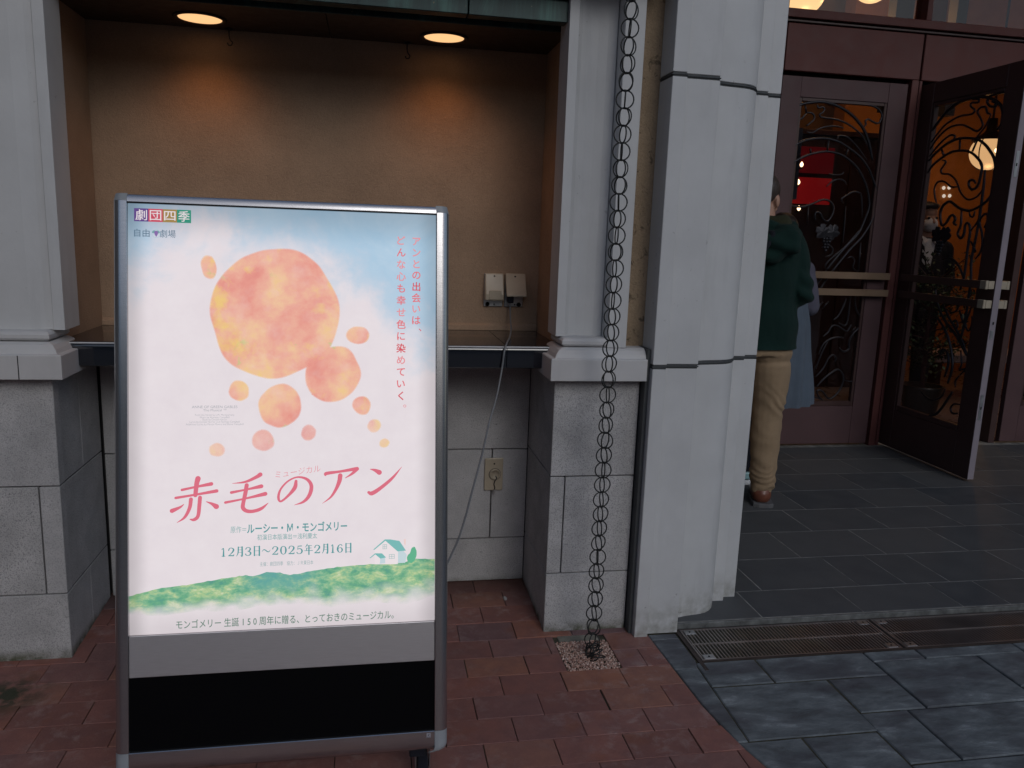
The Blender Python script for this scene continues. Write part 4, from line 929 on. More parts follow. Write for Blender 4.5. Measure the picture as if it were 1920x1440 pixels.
# hill
def hill_mat():
    t = NT('print_green_hill'); uv = t.n('UVMap').outputs[0]; q = t.xyz(uv)
    n1 = t.noise(t.scalev(uv, 1, 1.9, 1), 24, 9, .7, .2); n2 = t.noise(t.scalev(uv, 1, 2.0, 1), 6, 4, .5, .5)
    c = t.ramp(n1, [(.36, s2l(64, 148, 128)), (.45, s2l(92, 168, 124)), (.52, s2l(130, 184, 142)), (.58, s2l(168, 198, 140)), (.66, s2l(206, 216, 180))])
    teal = t.math('MULTIPLY', t.smooth(q[0], .22, .30), t.smooth(q[0], .46, .38)); teal = t.math('MULTIPLY', teal, t.smooth(q[1], .925, .895))
    c = t.mix(t.math('MULTIPLY', teal, t.ramp(n1, [(.3, 1.0), (.65, .35)])), c, s2l(84, 162, 158))
    c = t.mix(t.math('MULTIPLY', t.ramp(n2, [(.5, 0.0), (.62, .55)]), t.smooth(q[0], .25, .0, 0.15, 1)), c, s2l(170, 198, 110))
    at = t.n('Attribute'); at.attribute_name = 'fade'
    t.l(at.outputs['Fac'], t.b.inputs['Alpha'])
    e1 = t.smooth(q[0], 0, .04, .75, 1); e2 = t.smooth(q[0], .7095, .66, .78, 1)
    t.base((.05, .05, .05, 1), .3, 0, .2); t.l(c, t.b.inputs['Emission Color']); t.l(t.math('MULTIPLY', t.math('MULTIPLY', e1, e2), EM), t.b.inputs['Emission Strength']); return t.m
HT = [(.0008, .9118), (.0682, .8959), (.1272, .8909), (.2109, .8791), (.25, .874), (.2815, .876), (.3082, .8677), (.335, .870), (.3637, .8775), (.4197, .8681), (.4826, .8614), (.559, .8577), (.6365, .8566), (.66, .849), (.7085, .8513)]
HB = [(.0008, .955), (.0681, .962), (.151, .953), (.223, .960), (.2837, .950), (.3823, .948), (.4575, .960), (.5593, .951), (.6369, .962), (.7085, .943)]
def itp(L, x):
    for (x0, y0), (x1, y1) in zip(L, L[1:]):
        if x <= x1: return y0+(y1-y0)*(x-x0)/(x1-x0)
    return L[-1][1]
polys = []; NX, NY = 90, 7
def hp(i, k):
    x = .0008+.7077*i/NX; a = itp(HT, x)+.0022*noise.noise(Vector((x*90, 0, 0)))+.0012*noise.noise(Vector((x*260, 3, 0))); b = itp(HB, x); return (x, a+(b-a)*k/NY)
for i in range(NX):
    for k in range(NY): polys.append([hp(i, k), hp(i+1, k), hp(i+1, k+1), hp(i, k+1)])
hl = flat(polys, 'green_hill', hill_mat(), .0003)
def hf(u, v):
    a, b = itp(HT, u), itp(HB, u); t_ = (v-a)/(b-a)+.25*noise.noise(Vector((u*30, v*50, 0)))
    return max(0, min(1, (1-t_)*2.2))*.95
set_fade(hl, hf)
M_roof = ink('teal_roof', s2l(120, 185, 182)); M_wall_s = ink('pale_blue_wall', s2l(196, 214, 220)); M_wallw = ink('white_wall', s2l(236, 226, 229))
M_line = ink('grey_line', s2l(165, 190, 190)); M_chim = ink('pink_chimney', s2l(236, 208, 204)); M_tree = ink('green_tree', s2l(96, 178, 140))
flat([[(.562, .8215), (.587, .800), (.618, .8278), (.618, .8605), (.562, .859)]], 'print_house_wall', M_wallw, .0004)
flat([[(.6187, .828), (.632, .828), (.640, .838), (.636, .858), (.6187, .858)]], 'print_house_side', M_wall_s, .0005)
flat([[(.576, .843), (.5875, .843), (.5875, .857), (.5745, .858)]], 'print_porch_side', M_wall_s, .0005)
flat([[(.5585, .8225), (.5865, .7985), (.6, .799), (.6222, .8035), (.638, .8279), (.6174, .829), (.588, .8018), (.5615, .8232)], [(.5495, .843), (.563, .8318), (.5799, .8326), (.5895, .843), (.576, .8455), (.5635, .8345), (.552, .8435)]], 'print_roof', M_roof, .0006)
flat([[(.6325, .7993), (.6375, .7993), (.637, .815), (.6335, .812)]], 'print_chimney', M_chim, .0006)
flat([blob(.655, .838, .0085, .0185, .12, 24, .12, 2), blob(.649, .847, .009, .011, 0, 20, .12, 5)], 'print_tree', M_tree, .0006)
def frame_rect(cx, cy, w_, h_, th):
    L = []
    for (a, b, c, d_) in ((-w_, -h_, w_, -h_+th), (-w_, h_-th, w_, h_), (-w_, -h_, -w_+th, h_), (w_-th, -h_, w_, h_), (-th/2, -h_, th/2, h_), (-w_, -th/2, w_, th/2)):
        L.append([(cx+a, cy+b), (cx+c, cy+b), (cx+c, cy+d_), (cx+a, cy+d_)])
    return L
flat(frame_rect(.5865, .8165, .0052, .0058, .0012)+frame_rect(.6035, .841, .0068, .0055, .0012), 'print_window', M_line, .0006)
# brush strokes
M_rose = ink('rose_title', s2l(219, 108, 128)); M_tealink = ink('teal_lettering', s2l(84, 152, 155)); M_tealpale = ink('pale_teal_lettering', s2l(130, 172, 172))
M_coral = ink('coral_lettering', s2l(224, 112, 120)); M_coral2 = ink('pale_coral_lettering', s2l(230, 142, 148)); M_coral3 = ink('strong_coral_lettering', s2l(212, 80, 92)); M_dk = ink('dark_green_lettering', s2l(92, 125, 110)); M_slateink = ink('slate_lettering', s2l(82, 108, 130)); M_greyink = ink('grey_lettering', s2l(168, 170, 176))
UNIT = .71/576/4*1.0
for pts, wd in TITLE: pass
ti = 0
for cnt in (7, 4, 1, 3, 2):
    pl_ = []
    for pts, wd in TITLE[ti:ti+cnt]: pl_ += ribbon(pts, wd, UNIT*2.2)
    ti += cnt; o = flat(pl_, 'title_lettering', M_rose, .0008); o['kind'] = 'stuff'; del o['kind']
def text(s, mat, u0, v0, size, name='lettering', align='LEFT', width=None, bold=0.0, rot=0.0, d=.0009, shear=0.0, squash=None, vcenter=False):
    cu = bpy.data.curves.new('txt', 'FONT'); cu.body = s; cu.size = size; cu.offset = bold*size; cu.align_x = 'LEFT'; cu.resolution_u = 3; cu.shear = shear
    o = bpy.data.objects.new('txt', cu); COL.objects.link(o); bpy.context.view_layer.update()
    dg = bpy.context.evaluated_depsgraph_get(); me = bpy.data.meshes.new_from_object(o.evaluated_get(dg))
    bpy.data.objects.remove(o); bpy.data.curves.remove(cu)
    xs = [v.co.x for v in me.vertices]; ys = [v.co.y for v in me.vertices]
    if not xs: print('EMPTY TEXT', s); return
    w_ = max(xs)-min(xs); sx = (width/w_) if width else 1.0
    x0 = min(xs); off = 0
    if align == 'CENTER': off = -w_*sx/2
    yo = -(max(ys)+min(ys))/2 if vcenter else 0
    for v in me.vertices:
        x = (v.co.x-x0)*sx+off; y = v.co.y+yo
        v.co = sg(u0+x*math.cos(rot)+y*math.sin(rot), v0-y*math.cos(rot)+x*math.sin(rot), d)
    me.name = name; me.materials.clear()
    return link(name, me, poster, (0, 0, 0), mat)
# theatre company logo: four coloured squares
cols = [('violet', s2l(98, 66, 140)), ('crimson', s2l(212, 72, 96)), ('ochre', s2l(170, 138, 74)), ('emerald', s2l(38, 150, 124))]
for i, (nm, c) in enumerate(cols):
    u = .0142+i*.0311; flat([[(u, .0137), (u+.0311, .0137), (u+.0311, .0437), (u, .0437)]], 'logo_square', ink(nm, c, .85), .0006)
    text('劇団四季'[i], ink('logo_white', s2l(228, 218, 222)), u+.0155, .0287, .0265, 'logo_letter', 'CENTER', .0252, .006, vcenter=True)
text('自由', M_slateink, .0142, .0775, .0195, width=.0335, bold=.004); text('劇場', M_slateink, .0700, .0775, .0195, width=.0345, bold=.0)
# leaf and grape roundel
flat([blob(.0575, .0668, .0045, .0032, -.4, 12, .1, 1), blob(.0655, .0668, .0045, .0030, .4, 12, .1, 2)], 'emblem_leaf', ink('emblem_green', s2l(112, 158, 160)), .0007)
flat([[(.0575, .0665), (.062, .064), (.0665, .0665), (.0655, .072), (.062, .0785), (.0585, .072)]], 'emblem_grape', ink('emblem_violet', s2l(132, 100, 165)), .0008)
cir = [(.0617+.0093*math.cos(a), .0708+.0093*math.sin(a)) for a in [2*math.pi*k/28 for k in range(28)]]
flat(ribbon(cir+[cir[0]], [1], .0006), 'emblem_ring', ink('emblem_line', s2l(150, 190, 205)), .0006)
# vertical lines
def vert(s, u, v0, v1, mats, size=.0235, dots=None):
    n = len(s); st = (v1-v0)/(n-1) if n > 1 else 0
    for i, ch in enumerate(s):
        m = mats[i % len(mats)] if not isinstance(mats, dict) else mats.get(i, M_coral)
        if ch in '、。': text(ch, m, u+.006, v0+st*i-.002, size, 'lettering'); continue
        text(ch, m, u, v0+st*i, size, 'lettering', 'CENTER', None, .016, vcenter=True)
vert('どんな心も幸せ色に染めていく。', .6245, .0675, .4760, {0: M_coral2, 1: M_coral, 2: M_coral2, 3: M_coral2, 4: M_coral, 5: M_coral, 6: M_coral2, 7: M_coral, 8: M_coral, 9: M_coral3, 10: M_coral2, 11: M_coral, 12: M_coral, 13: M_coral3, 14: M_coral2})
vert('アンとの出会いは、', .6615, .0690, .2890, {0: M_coral2, 1: M_coral2, 2: M_coral2, 3: M_coral, 4: M_coral3, 5: M_coral, 6: M_coral2, 7: M_coral, 8: M_coral3})
# english credits, tiny
for s_, v_, w_, sz in (('ANNE OF GREEN GABLES', .4755, .102, .0088), ('The Musical ™', .4830, .052, .0082), ('From the Novel by L.M. Montgomery', .4935, .088, .0064), ('Music by Norman Campbell', .4992, .066, .0064), ('Book by Donald Harron', .5045, .054, .0064), ('Lyrics by Donald Harron and Norman Campbell', .5098, .112, .0064), ('Additional Lyrics by Mavor Moore and Elaine Campbell', .5155, .130, .0064)):
    text(s_, M_greyink, .1905, v_, sz, 'credit_lettering', 'CENTER', w_, -.006 if sz < .007 else 0)
text('ミュージカル', ink('pale_rose', s2l(226, 142, 152)), .3285, .6425, .0190, 'lettering', width=.106, bold=-.008, rot=-.135, shear=.15)
text('原作＝', M_tealpale, .2255, .7705, .0175, width=.036, bold=0)
text('ルーシー・Ｍ・モンゴメリー', M_tealink, .2630, .7720, .0250, width=.233, bold=.022)
text('初演日本版演出＝浅利慶太', M_tealpale, .2862, .7895, .0150, width=.139, bold=.006)
text('主催：劇団四季　協力：ＪＲ東日本', ink('pale_grey_teal', s2l(140, 170, 172)), .2923, .8525, .0115, width=.124, bold=0)
text('モンゴメリー 生誕 1 5 0 周年に贈る、とっておきのミュージカル。', M_dk, .1034, .9925, .0225, width=.505, bold=.006)
# date line in serif-like brush digits
def dg(ch):
    D = {'1': [([(.25, .2), (.5, .08), (.5, .95)], (.08, .1, .2)), ([(.25, .97), (.75, .97)], (.07, .07))],
         '2': [([(.15, .3), (.25, .1), (.5, .04), (.75, .12), (.82, .28), (.7, .5), (.4, .75), (.14, .95)], (.14, .1, .08, .12, .2, .16, .09, .06)), ([(.14, .93), (.5, .93), (.82, .93), (.87, .76)], (.12, .13, .13, .04))],
         '3': [([(.15, .22), (.28, .08), (.5, .04), (.74, .12), (.78, .27), (.66, .42), (.42, .48)], (.13, .09, .07, .12, .18, .12, .06)), ([(.42, .48), (.7, .55), (.84, .72), (.74, .9), (.48, .98), (.22, .93), (.13, .8)], (.06, .12, .19, .13, .07, .09, .14))],
         '5': [([(.76, .07), (.3, .08)], (.12, .1)), ([(.28, .06), (.22, .46)], (.07, .07)), ([(.22, .46), (.45, .37), (.72, .45), (.84, .66), (.74, .88), (.48, .98), (.22, .93), (.13, .82)], (.06, .09, .13, .19, .14, .07, .09, .13))],
         '6': [([(.78, .16), (.6, .04), (.36, .14), (.2, .4), (.17, .65), (.3, .9), (.5, .98), (.74, .88), (.82, .68), (.72, .48), (.5, .42), (.26, .54)], (.12, .07, .11, .18, .2, .13, .07, .12, .18, .12, .06, .06))],
         '0': [([(.5, .03), (.24, .16), (.15, .5), (.24, .84), (.5, .98), (.76, .84), (.85, .5), (.76, .16), (.5, .03)], (.06, .13, .2, .13, .06, .13, .2, .13, .06))],
         'n': [([(.32, .06), (.3, .55), (.22, .8), (.08, .98)], (.14, .14, .1, .05)), ([(.3, .08), (.8, .08)], (.05, .06)), ([(.8, .06), (.8, .95), (.62, .93)], (.17, .17, .05)), ([(.32, .35), (.78, .35)], (.05, .05)), ([(.3, .6), (.78, .6)], (.05, .05))],
         'd': [([(.2, .06), (.2, .98)], (.15, .15)), ([(.82, .06), (.82, .98)], (.17, .17)), ([(.2, .08), (.82, .08)], (.05, .05)), ([(.2, .5), (.82, .5)], (.05, .05)), ([(.2, .93), (.82, .93)], (.05, .05))],
         '~': [([(.02, .6), (.2, .42), (.4, .46), (.6, .6), (.8, .64), (.98, .45)], (.04, .09, .12, .12, .09, .04))],
         'y': [([(.35, .0), (.27, .15), (.1, .32)], (.1, .09, .04)), ([(.3, .16), (.88, .16)], (.06, .07)), ([(.26, .4), (.84, .4)], (.06, .07)), ([(.28, .4), (.28, .65)], (.1, .1)), ([(.02, .66), (.98, .66)], (.06, .08)), ([(.55, .16), (.55, 1.05)], (.15, .15))]}
    return D[ch]
items = [('1', .018), ('2', .02), ('n', .022), ('3', .02), ('d', .0225), ('~', .0245), ('2', .0205), ('0', .0205), ('2', .0205), ('5', .0205), ('y', .0245), ('2', .02), ('n', .0215), ('1', .0165), ('6', .0205), ('d', .0225)]
tot = sum(w_ for _, w_ in items); kx = .3078/tot; u = .2014; pol = []
for ch, w_ in items:
    w_ *= kx; hgt = .0205 if ch in '123506' else .0235; v0 = .8268-hgt if ch in '123506' else .8262-.0222
    for pts, wd in dg(ch):
        P = [(u+w_*(.06+.88*x), v0+hgt*y) for x, y in pts]
        pol += ribbon(P, [q*.0205/UNIT*.95 for q in wd], UNIT)
    u += w_
flat(pol, 'date_lettering', M_tealink, .0009)
# maker's sticker on the bottom rail
sbox('sticker', mat_plain('sticker_grey', (.30, .29, .32, 1), .5), .6895, .6995, 1.2815, 1.2925, .0086, .0089)
bm = bmesh.new()
for pl2 in ([(.6925, 1.287), (.695, 1.2845), (.6975, 1.2825), (.6955, 1.2865), (.694, 1.2885)], [(.6905, 1.2905), (.6985, 1.2903), (.6985, 1.2912), (.6905, 1.2914)]):
    bm.faces.new([bm.verts.new((p[0], .00905, p[1])) for p in pl2])
sfin(bm, 'sticker_mark', M_navy, sign)
# stand: feet, struts and castors
def W(*a): return Vector(a)-Vector(sign.location)
for xs in (-.50, .125):
    B('foot_bar', M_navy, sign, xs-.02, xs+.02, 1.80, 2.27, .085, .112, bev=.003)
    bm = bmesh.new(); tube(bm, [(xs, 2.22, .11), (xs, 2.12, .72)], .011, 8); finish(bm, 'strut', M_steel, sign)
for (cx_, cy_) in ((.140, 1.835), (-.505, 1.835), (.125, 2.24), (-.50, 2.24)):
    c = B('castor', M_steel, sign, cx_-.019, cx_+.019, cy_-.022, cy_+.022, .099, .1035, bev=.001)
    for s in (-1, 1): 
        B('fork', M_steel, c, cx_+s*.0175-.0012, cx_+s*.0175+.0012, cy_-.014, cy_+.02, .03, .099, bev=.0005)
    bm = bmesh.new(); lathe(bm, [(.020, -.013), (.034, -.013), (.037, -.009), (.037, .009), (.034, .013), (.020, .013), (.020, .008), (.006, .008), (.006, .0155), (.0001, .0155)], (cx_, cy_+.004, .038), 28, 'x'); finish(bm, 'wheel', M_navy, c, True)
    for dx_, dy_ in ((-.014, -.017), (.014, -.017), (-.014, .017), (.014, .017)):
        bm = bmesh.new(); lathe(bm, [(.003, 0), (.003, -.002), (.001, -.0028)], (cx_+dx_, cy_+dy_, .099), 8); finish(bm, 'screw', M_steel, c)
# ------------------------------------------------------------------ doors
DY = 4.90
dfr = empty('door_frame', (4, 4.95, 0), 'burgundy painted metal frame and transom panels above the entrance doors', 'door frame')
def mull(x0, x1, z0, z1, y0=4.885, y1=4.97, m=M_brown, name='mullion', bev=.002): return B(name, m, dfr, x0, x1, y0, y1, z0, z1, bev=bev)
mull(3.432, 3.480, .019, 2.438, 4.868, 4.99); mull(3.492, 3.512, .019, 2.438, 4.878, 4.99); B('mullion_groove', M_void, dfr, 3.481, 3.491, 4.90, 4.99, .019, 2.438)
mull(4.405, 4.455, .019, 2.438, 4.90, 4.99, M_brown_d); mull(5.375, 5.43, .019, 2.438); mull(2.50, 2.538, .019, 2.438); mull(6.30, 6.6, .019, 4.205); mull(1.413, 1.55, .019, 4.205)
for xa, xb in ((1.55, 2.538), (2.541, 3.480), (3.492, 5.43), (5.433, 6.30)):
    B('transom_panel', M_brown, dfr, xa+.001, xb-.001, 4.868, 4.96, 2.440, 2.716, bev=.003)
B('panel_groove', M_void, dfr, 1.55, 6.3, 4.90, 4.97, 2.44, 2.80)
B('cover_strip', M_brown_d, dfr, 1.55, 6.30, 4.862, 4.90, 2.7235, 2.7355, bev=.002); B('window_rail', M_brown, dfr, 1.55, 6.30, 4.865, 4.98, 2.750, 2.801, bev=.003)
for xa in (1.56, 2.50, 3.478, 4.42, 5.38): B('window_bar', M_brown, dfr, xa, xa+.037, 4.868, 4.98, 2.802, 4.20, bev=.002)
for xa, xb in ((1.598, 2.499), (2.538, 3.477), (3.516, 4.419), (4.458, 5.379), (5.418, 6.299)): B('transom_pane', M_glass_up, dfr, xa, xb, 4.93, 4.936, 2.802, 4.20)
B('head_shadow_gap', M_void, dfr, 1.55, 6.3, 4.93, 4.97, 2.416, 2.438)

def door(name_label, to_world, cat, w_, irons, leafpos, front=-1, mat=M_brown, glass_x0=.0, hinge_visible=True, stile0=.13, stile1=.13, scroll_y=0.0, edge=False):
    """local leaf coords: s along the leaf from the hinge (0..w_), z up, t thickness (0 = outer face, + inward)"""
    pass
def leaf_box(root, name, mat, f, s0, s1, t0, t1, z0, z1, bev=.002):
    bm = bmesh.new(); box(bm, s0, s1, t0, t1, z0, z1, bev=bev)
    for v in bm.verts: v.co = f(*v.co)
    bmesh.ops.recalc_face_normals(bm, faces=bm.faces); me = bpy.data.meshes.new(name)
    bmesh.ops.translate(bm, verts=bm.verts, vec=-Vector(root.location)); bm.to_mesh(me); bm.free()
    return link(name, me, root, (0, 0, 0), mat)
def make_leaf(root, f, W0, W1, mat, irons, fs, grape, zt=2.412, st0=.13, st1=.13, t_iron=.012):
    zb = .035; T = .042
    leaf_box(root, 'stile', mat, f, W0, W0+st0, 0, T, zb, zt); leaf_box(root, 'stile', mat, f, W1-st1, W1, 0, T, zb, zt)
    leaf_box(root, 'top_rail', mat, f, W0+st0+.0005, W1-st1-.0005, .0012, T-.001, 2.289, zt)
    leaf_box(root, 'kick_panel', mat, f, W0+st0+.0005, W1-st1-.0005, .0012, T-.001, zb, .298)
    # glazing bead
    for (a, b, c, d) in ((W0+st0, W0+st0+.018, .299, 2.288), (W1-st1-.018, W1-st1, .299, 2.288)): leaf_box(root, 'glazing_bead', M_brown_d, f, a+.0005, b, .006, T-.006, c, d)
    for (c, d) in ((.299, .332), (2.268, 2.288)): leaf_box(root, 'glazing_bead', M_brown_d, f, W0+st0+.019, W1-st1-.019, .006, T-.006, c, d)
    leaf_box(root, 'glass_pane', M_glass, f, W0+st0+.012, W1-st1-.012, .028, .032, .31, 2.28, 0)
    for wd, pts in irons:
        P = [f(fs(p[0]), t_iron, p[1]) for p in pts]
        bm = bmesh.new(); C = catmull(P, 5) if len(P) > 2 else [Vector(p) for p in P]
        n = len(C); rr = [wd*.60*(1 if 2 < i < n-3 or n < 8 else .8) for i in range(n)]
        tube(bm, C, rr, 6)
        bmesh.ops.translate(bm, verts=bm.verts, vec=-Vector(root.location)); bmesh.ops.recalc_face_normals(bm, faces=bm.faces)
        me = bpy.data.meshes.new('iron_scroll'); bm.to_mesh(me); bm.free(); me.polygons.foreach_set('use_smooth', [True]*len(me.polygons)); link('iron_scroll', me, root, (0, 0, 0), M_iron)
    # vine leaf and grapes
    gs, gz = grape; bm = bmesh.new(); k = .052
    def lobed(cx, cz, r, rot):
        P = []
        for i in range(30):
            a = 2*math.pi*i/30; q = r*(.72+.28*abs(math.cos(2.5*a)))*(1+.08*math.sin(9*a)); P.append((cx+q*math.cos(a+rot), cz+q*math.sin(a+rot)))
        return P
    for cx, cz, rot in ((-k*.7, 0, .3), (k*.7, 0, -.3)):
        P = lobed(gs+cx, gz+cz, k, rot); a = [bm.verts.new(f(p[0], t_iron-.005, p[1])) for p in P]; b = [bm.verts.new(f(p[0], t_iron+.002, p[1])) for p in P]
        c0 = bm.verts.new(f(gs+cx, t_iron-.010, gz+cz))
        for i in range(30): bm.faces.new((a[i], a[(i+1) % 30], b[(i+1) % 30], b[i])); bm.faces.new((a[i], a[(i+1) % 30], c0))
        bm.faces.new(b)
    bmesh.ops.translate(bm, verts=bm.verts, vec=-Vector(root.location)); bmesh.ops.recalc_face_normals(bm, faces=bm.faces)
    me = bpy.data.meshes.new('vine_leaf'); bm.to_mesh(me); bm.free(); link('vine_leaf', me, root, (0, 0, 0), M_iron)
    bm = bmesh.new()
    for r_, row in enumerate((3, 3, 2, 2, 1)):
        for i in range(row):
            c = f(gs+(i-(row-1)/2)*.021, t_iron-.004, gz-.045-.019*r_)
            bmesh.ops.create_icosphere(bm, subdivisions=2, radius=.0115, matrix=Matrix.Translation(c))
    bmesh.ops.translate(bm, verts=bm.verts, vec=-Vector(root.location)); me = bpy.data.meshes.new('grape_cluster'); bm.to_mesh(me); bm.free(); me.polygons.foreach_set('use_smooth', [True]*len(me.polygons)); link('grape_cluster', me, root, (0, 0, 0), M_iron)
def push_bars(root, f, s0, s1, mat, side=-1):
    for z0, z1 in ((1.166, 1.211), (1.056, 1.101)):
        leaf_box(root, 'push_bar', mat, f, s0, s1, -.055 if side < 0 else .085, -.040 if side < 0 else .10, z0, z1, .002)
        for s in (s0+.05, s1-.06): leaf_box(root, 'bar_bracket', M_cream if mat is not M_brass else M_brass, f, s, s+.025, -.039 if side < 0 else .043, -.001 if side < 0 else .084, z0+.008, z1-.008, .001)
# closed left leaf
dl = empty('door_leaf', (3.413, DY, .035), 'closed burgundy door with wrought iron vine scrolls, behind the person in the green jacket', 'door', 'entrance doors with wrought iron scrolls')
fL = lambda s, t, z: Vector((s, DY-.022+t, z))
make_leaf(dl, fL, 2.542, 3.413, M_brown2, IRON_CLOSED, lambda s: s, LEAF_CLOSED[0])
push_bars(dl, fL, 2.60, 3.411, M_brass)
# open leaf: hinge at x=3.53 y=4.90, swung out towards the camera
do = empty('door_leaf', (3.53, 4.90, .035), 'open burgundy door standing at right angles to the frame, seen from its dark side', 'door', 'entrance doors with wrought iron scrolls')
HW = .865
fO = lambda s, t, z: Vector((3.522+t, 4.90-s, z))
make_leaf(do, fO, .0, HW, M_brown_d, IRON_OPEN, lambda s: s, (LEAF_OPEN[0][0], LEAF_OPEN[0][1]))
leaf_box(do, 'edge_plate', M_edge, fO, HW+.0005, HW+.003, .001, .041, .036, 2.411, .0005)
for z0, z1 in ((1.79, 1.93), (.40, .55), (.95, 1.0)):
    leaf_box(do, 'lock_plate', M_steel, fO, HW+.0035, HW+.0055, .010, .030, z0 if z1-z0 > .06 else .88, z1 if z1-z0 > .06 else .93, .0005)
    leaf_box(do, 'bolt_hole', M_void, fO, HW+.006, HW+.0065, .016, .024, (z0+z1)/2-.012, (z0+z1)/2+.004, 0)
push_bars(do, fO, .10, HW-.055, M_brown_d)
for z0, z1 in ((1.166, 1.211), (1.056, 1.101)):
    leaf_box(do, 'bar_end', M_cream, fO, HW-.052, HW-.004, -.056, -.039, z0-.002, z1+.002, .002); leaf_box(do, 'bar_end', M_cream, fO, HW-.05, HW-.004, .082, .101, z0-.002, z1+.002, .002)
    leaf_box(do, 'bar_end', M_cream, fO, HW-.016, HW-.004, -.038, -.001, z0, z1, .001); leaf_box(do, 'bar_end', M_cream, fO, HW-.016, HW-.004, .043, .081, z0, z1, .001)
# right leaf (closed)
dr = empty('door_leaf', (5.37, DY, .035), 'closed burgundy door at the right edge of the picture, right of the open door', 'door', 'entrance doors with wrought iron scrolls')
make_leaf(dr, fL, 4.475, 5.372, M_brown2, IRON_OPEN, lambda s: 5.372-s*1.03, (5.372-LEAF_OPEN[0][0]*1.03, LEAF_OPEN[0][1]))
push_bars(dr, fL, 4.545, 5.30, M_brass)
dr2 = empty('door_leaf', (6.3, DY, .035), 'closed burgundy door far right, outside the picture', 'door', 'entrance doors with wrought iron scrolls')
make_leaf(dr2, fL, 5.432, 6.298, M_brown, [], lambda s: s, (5.8, 1.4))

# ------------------------------------------------------------------ lobby seen through the glass
M_orange = mat_plaster('warm_lobby_plaster', (.50, .23, .075, 1), 40, .2)
M_wood = mat_plain('dark_red_wood', (.035, .009, .007, 1), .6, var=.35, nscale=5, stretch=(3, 3, .4))
lf = B('floor', mat_plain('lobby_stone_floor', (.2, .17, .17, 1), .3, var=.15, nscale=3), None, -1, 11, 4.99, 12, -.04, .02); lf.name = 'lobby_floor'; tag(lf, kind='structure')
lb = empty('lobby', (5, 8, 0), 'warm orange lobby interior with dark wood panelling seen through the door glass', 'building')
B('back_wall', M_orange, lb, 4.9, 10.6, 8.0, 8.2, .02, 4.6); B('back_wall', mat_plaster('tan_upper_wall', (.42, .27, .15, 1), 40, .2), lb, -1, 6.2, 8.9, 9.1, .02, 4.6)
B('side_wall', M_orange, lb, 10.4, 10.6, 4.99, 8, .02, 4.6); B('side_wall', M_wood, lb, -1, -.8, 4.99, 9, .02, 4.6)
B('ceiling', M_orange, lb, -1, 10.6, 4.99, 9.1, 4.6, 4.7)
B('inner_wall', M_orange, lb, -1, 10.6, 4.99, 5.05, 4.205, 4.6); B('inner_wall', M_orange, lb, -1, 1.42, 4.99, 5.05, .02, 4.2); B('inner_wall', M_orange, lb, 6.5, 10.6, 4.99, 5.05, .02, 4.2)
for k in range(6): B('wood_panel', M_wood, lb, 1.4+.6*k+.004, min(4.795, 1.4+.6*(k+1)-.004), 7.0, 7.06, .02, 2.36, bev=.006)
B('panel_cornice', M_wood, lb, 1.38, 4.79, 6.97, 7.08, 2.362, 2.41, bev=.006)
B('column', M_wood, lb, 4.80, 5.13, 6.9, 7.2, .02, 4.6, bev=.01); B('column', mat_plain('slate_blue_post', (.03, .035, .045, 1), .5), lb, 3.95, 4.10, 5.9, 6.0, 2.42, 4.6)
B('column', mat_plain('slate_blue_post_dark', (.016, .018, .024, 1), .5), lb, 4.47, 4.56, 5.9, 6.0, 2.42, 4.6)
B('beam', mat_plain('slate_blue_beam', (.05, .07, .12, 1), .5), lb, 3.2, 3.56, 6.4, 6.45, 1.75, 2.33)
rp = empty('red_poster', (3.99, 6.9, 1.97), 'red poster board with added glow on the dark wood panelling, seen through the closed door', 'poster')
t = NT('glowing_red_print'); t.base((.25, .008, .01, 1), .8, 0, .1); t.val(t.b.inputs['Emission Color'], (.6, .012, .016, 1)); t.b.inputs['Emission Strength'].default_value = .24  # board is no lamp; its brightness is added as emission
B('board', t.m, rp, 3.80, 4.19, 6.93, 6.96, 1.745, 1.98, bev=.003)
t = NT('dark_glowing_red_print'); t.base((.08, .003, .006, 1), .8, 0, .1); t.val(t.b.inputs['Emission Color'], (.4, .01, .02, 1)); t.b.inputs['Emission Strength'].default_value = .12  # upper board gets a weaker added glow
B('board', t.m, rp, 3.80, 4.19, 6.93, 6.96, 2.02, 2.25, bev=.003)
for i, (x, z) in enumerate(((3.845, 2.085), (3.83, 1.93), (3.86, 1.70))):
    b = empty('wall_lamp', (x, 6.88, z), ['small lit candle bulb above the red poster', 'brightest small lit bulb in front of the red poster', 'small lit bulb just below the red poster, above the green hood'][i], 'lamp', 'small bulbs beside the red poster')
    bm = bmesh.new(); lathe(bm, [(.001, -.022), (.012, -.014), (.016, 0), (.010, .014), (.001, .026)], (x, 6.88, z), 12); finish(bm, 'bulb', M_bulb, b, True)
    B('lamp_arm', M_iron, b, x-.006, x+.006, 6.87, 6.93, z-.04, z-.024)
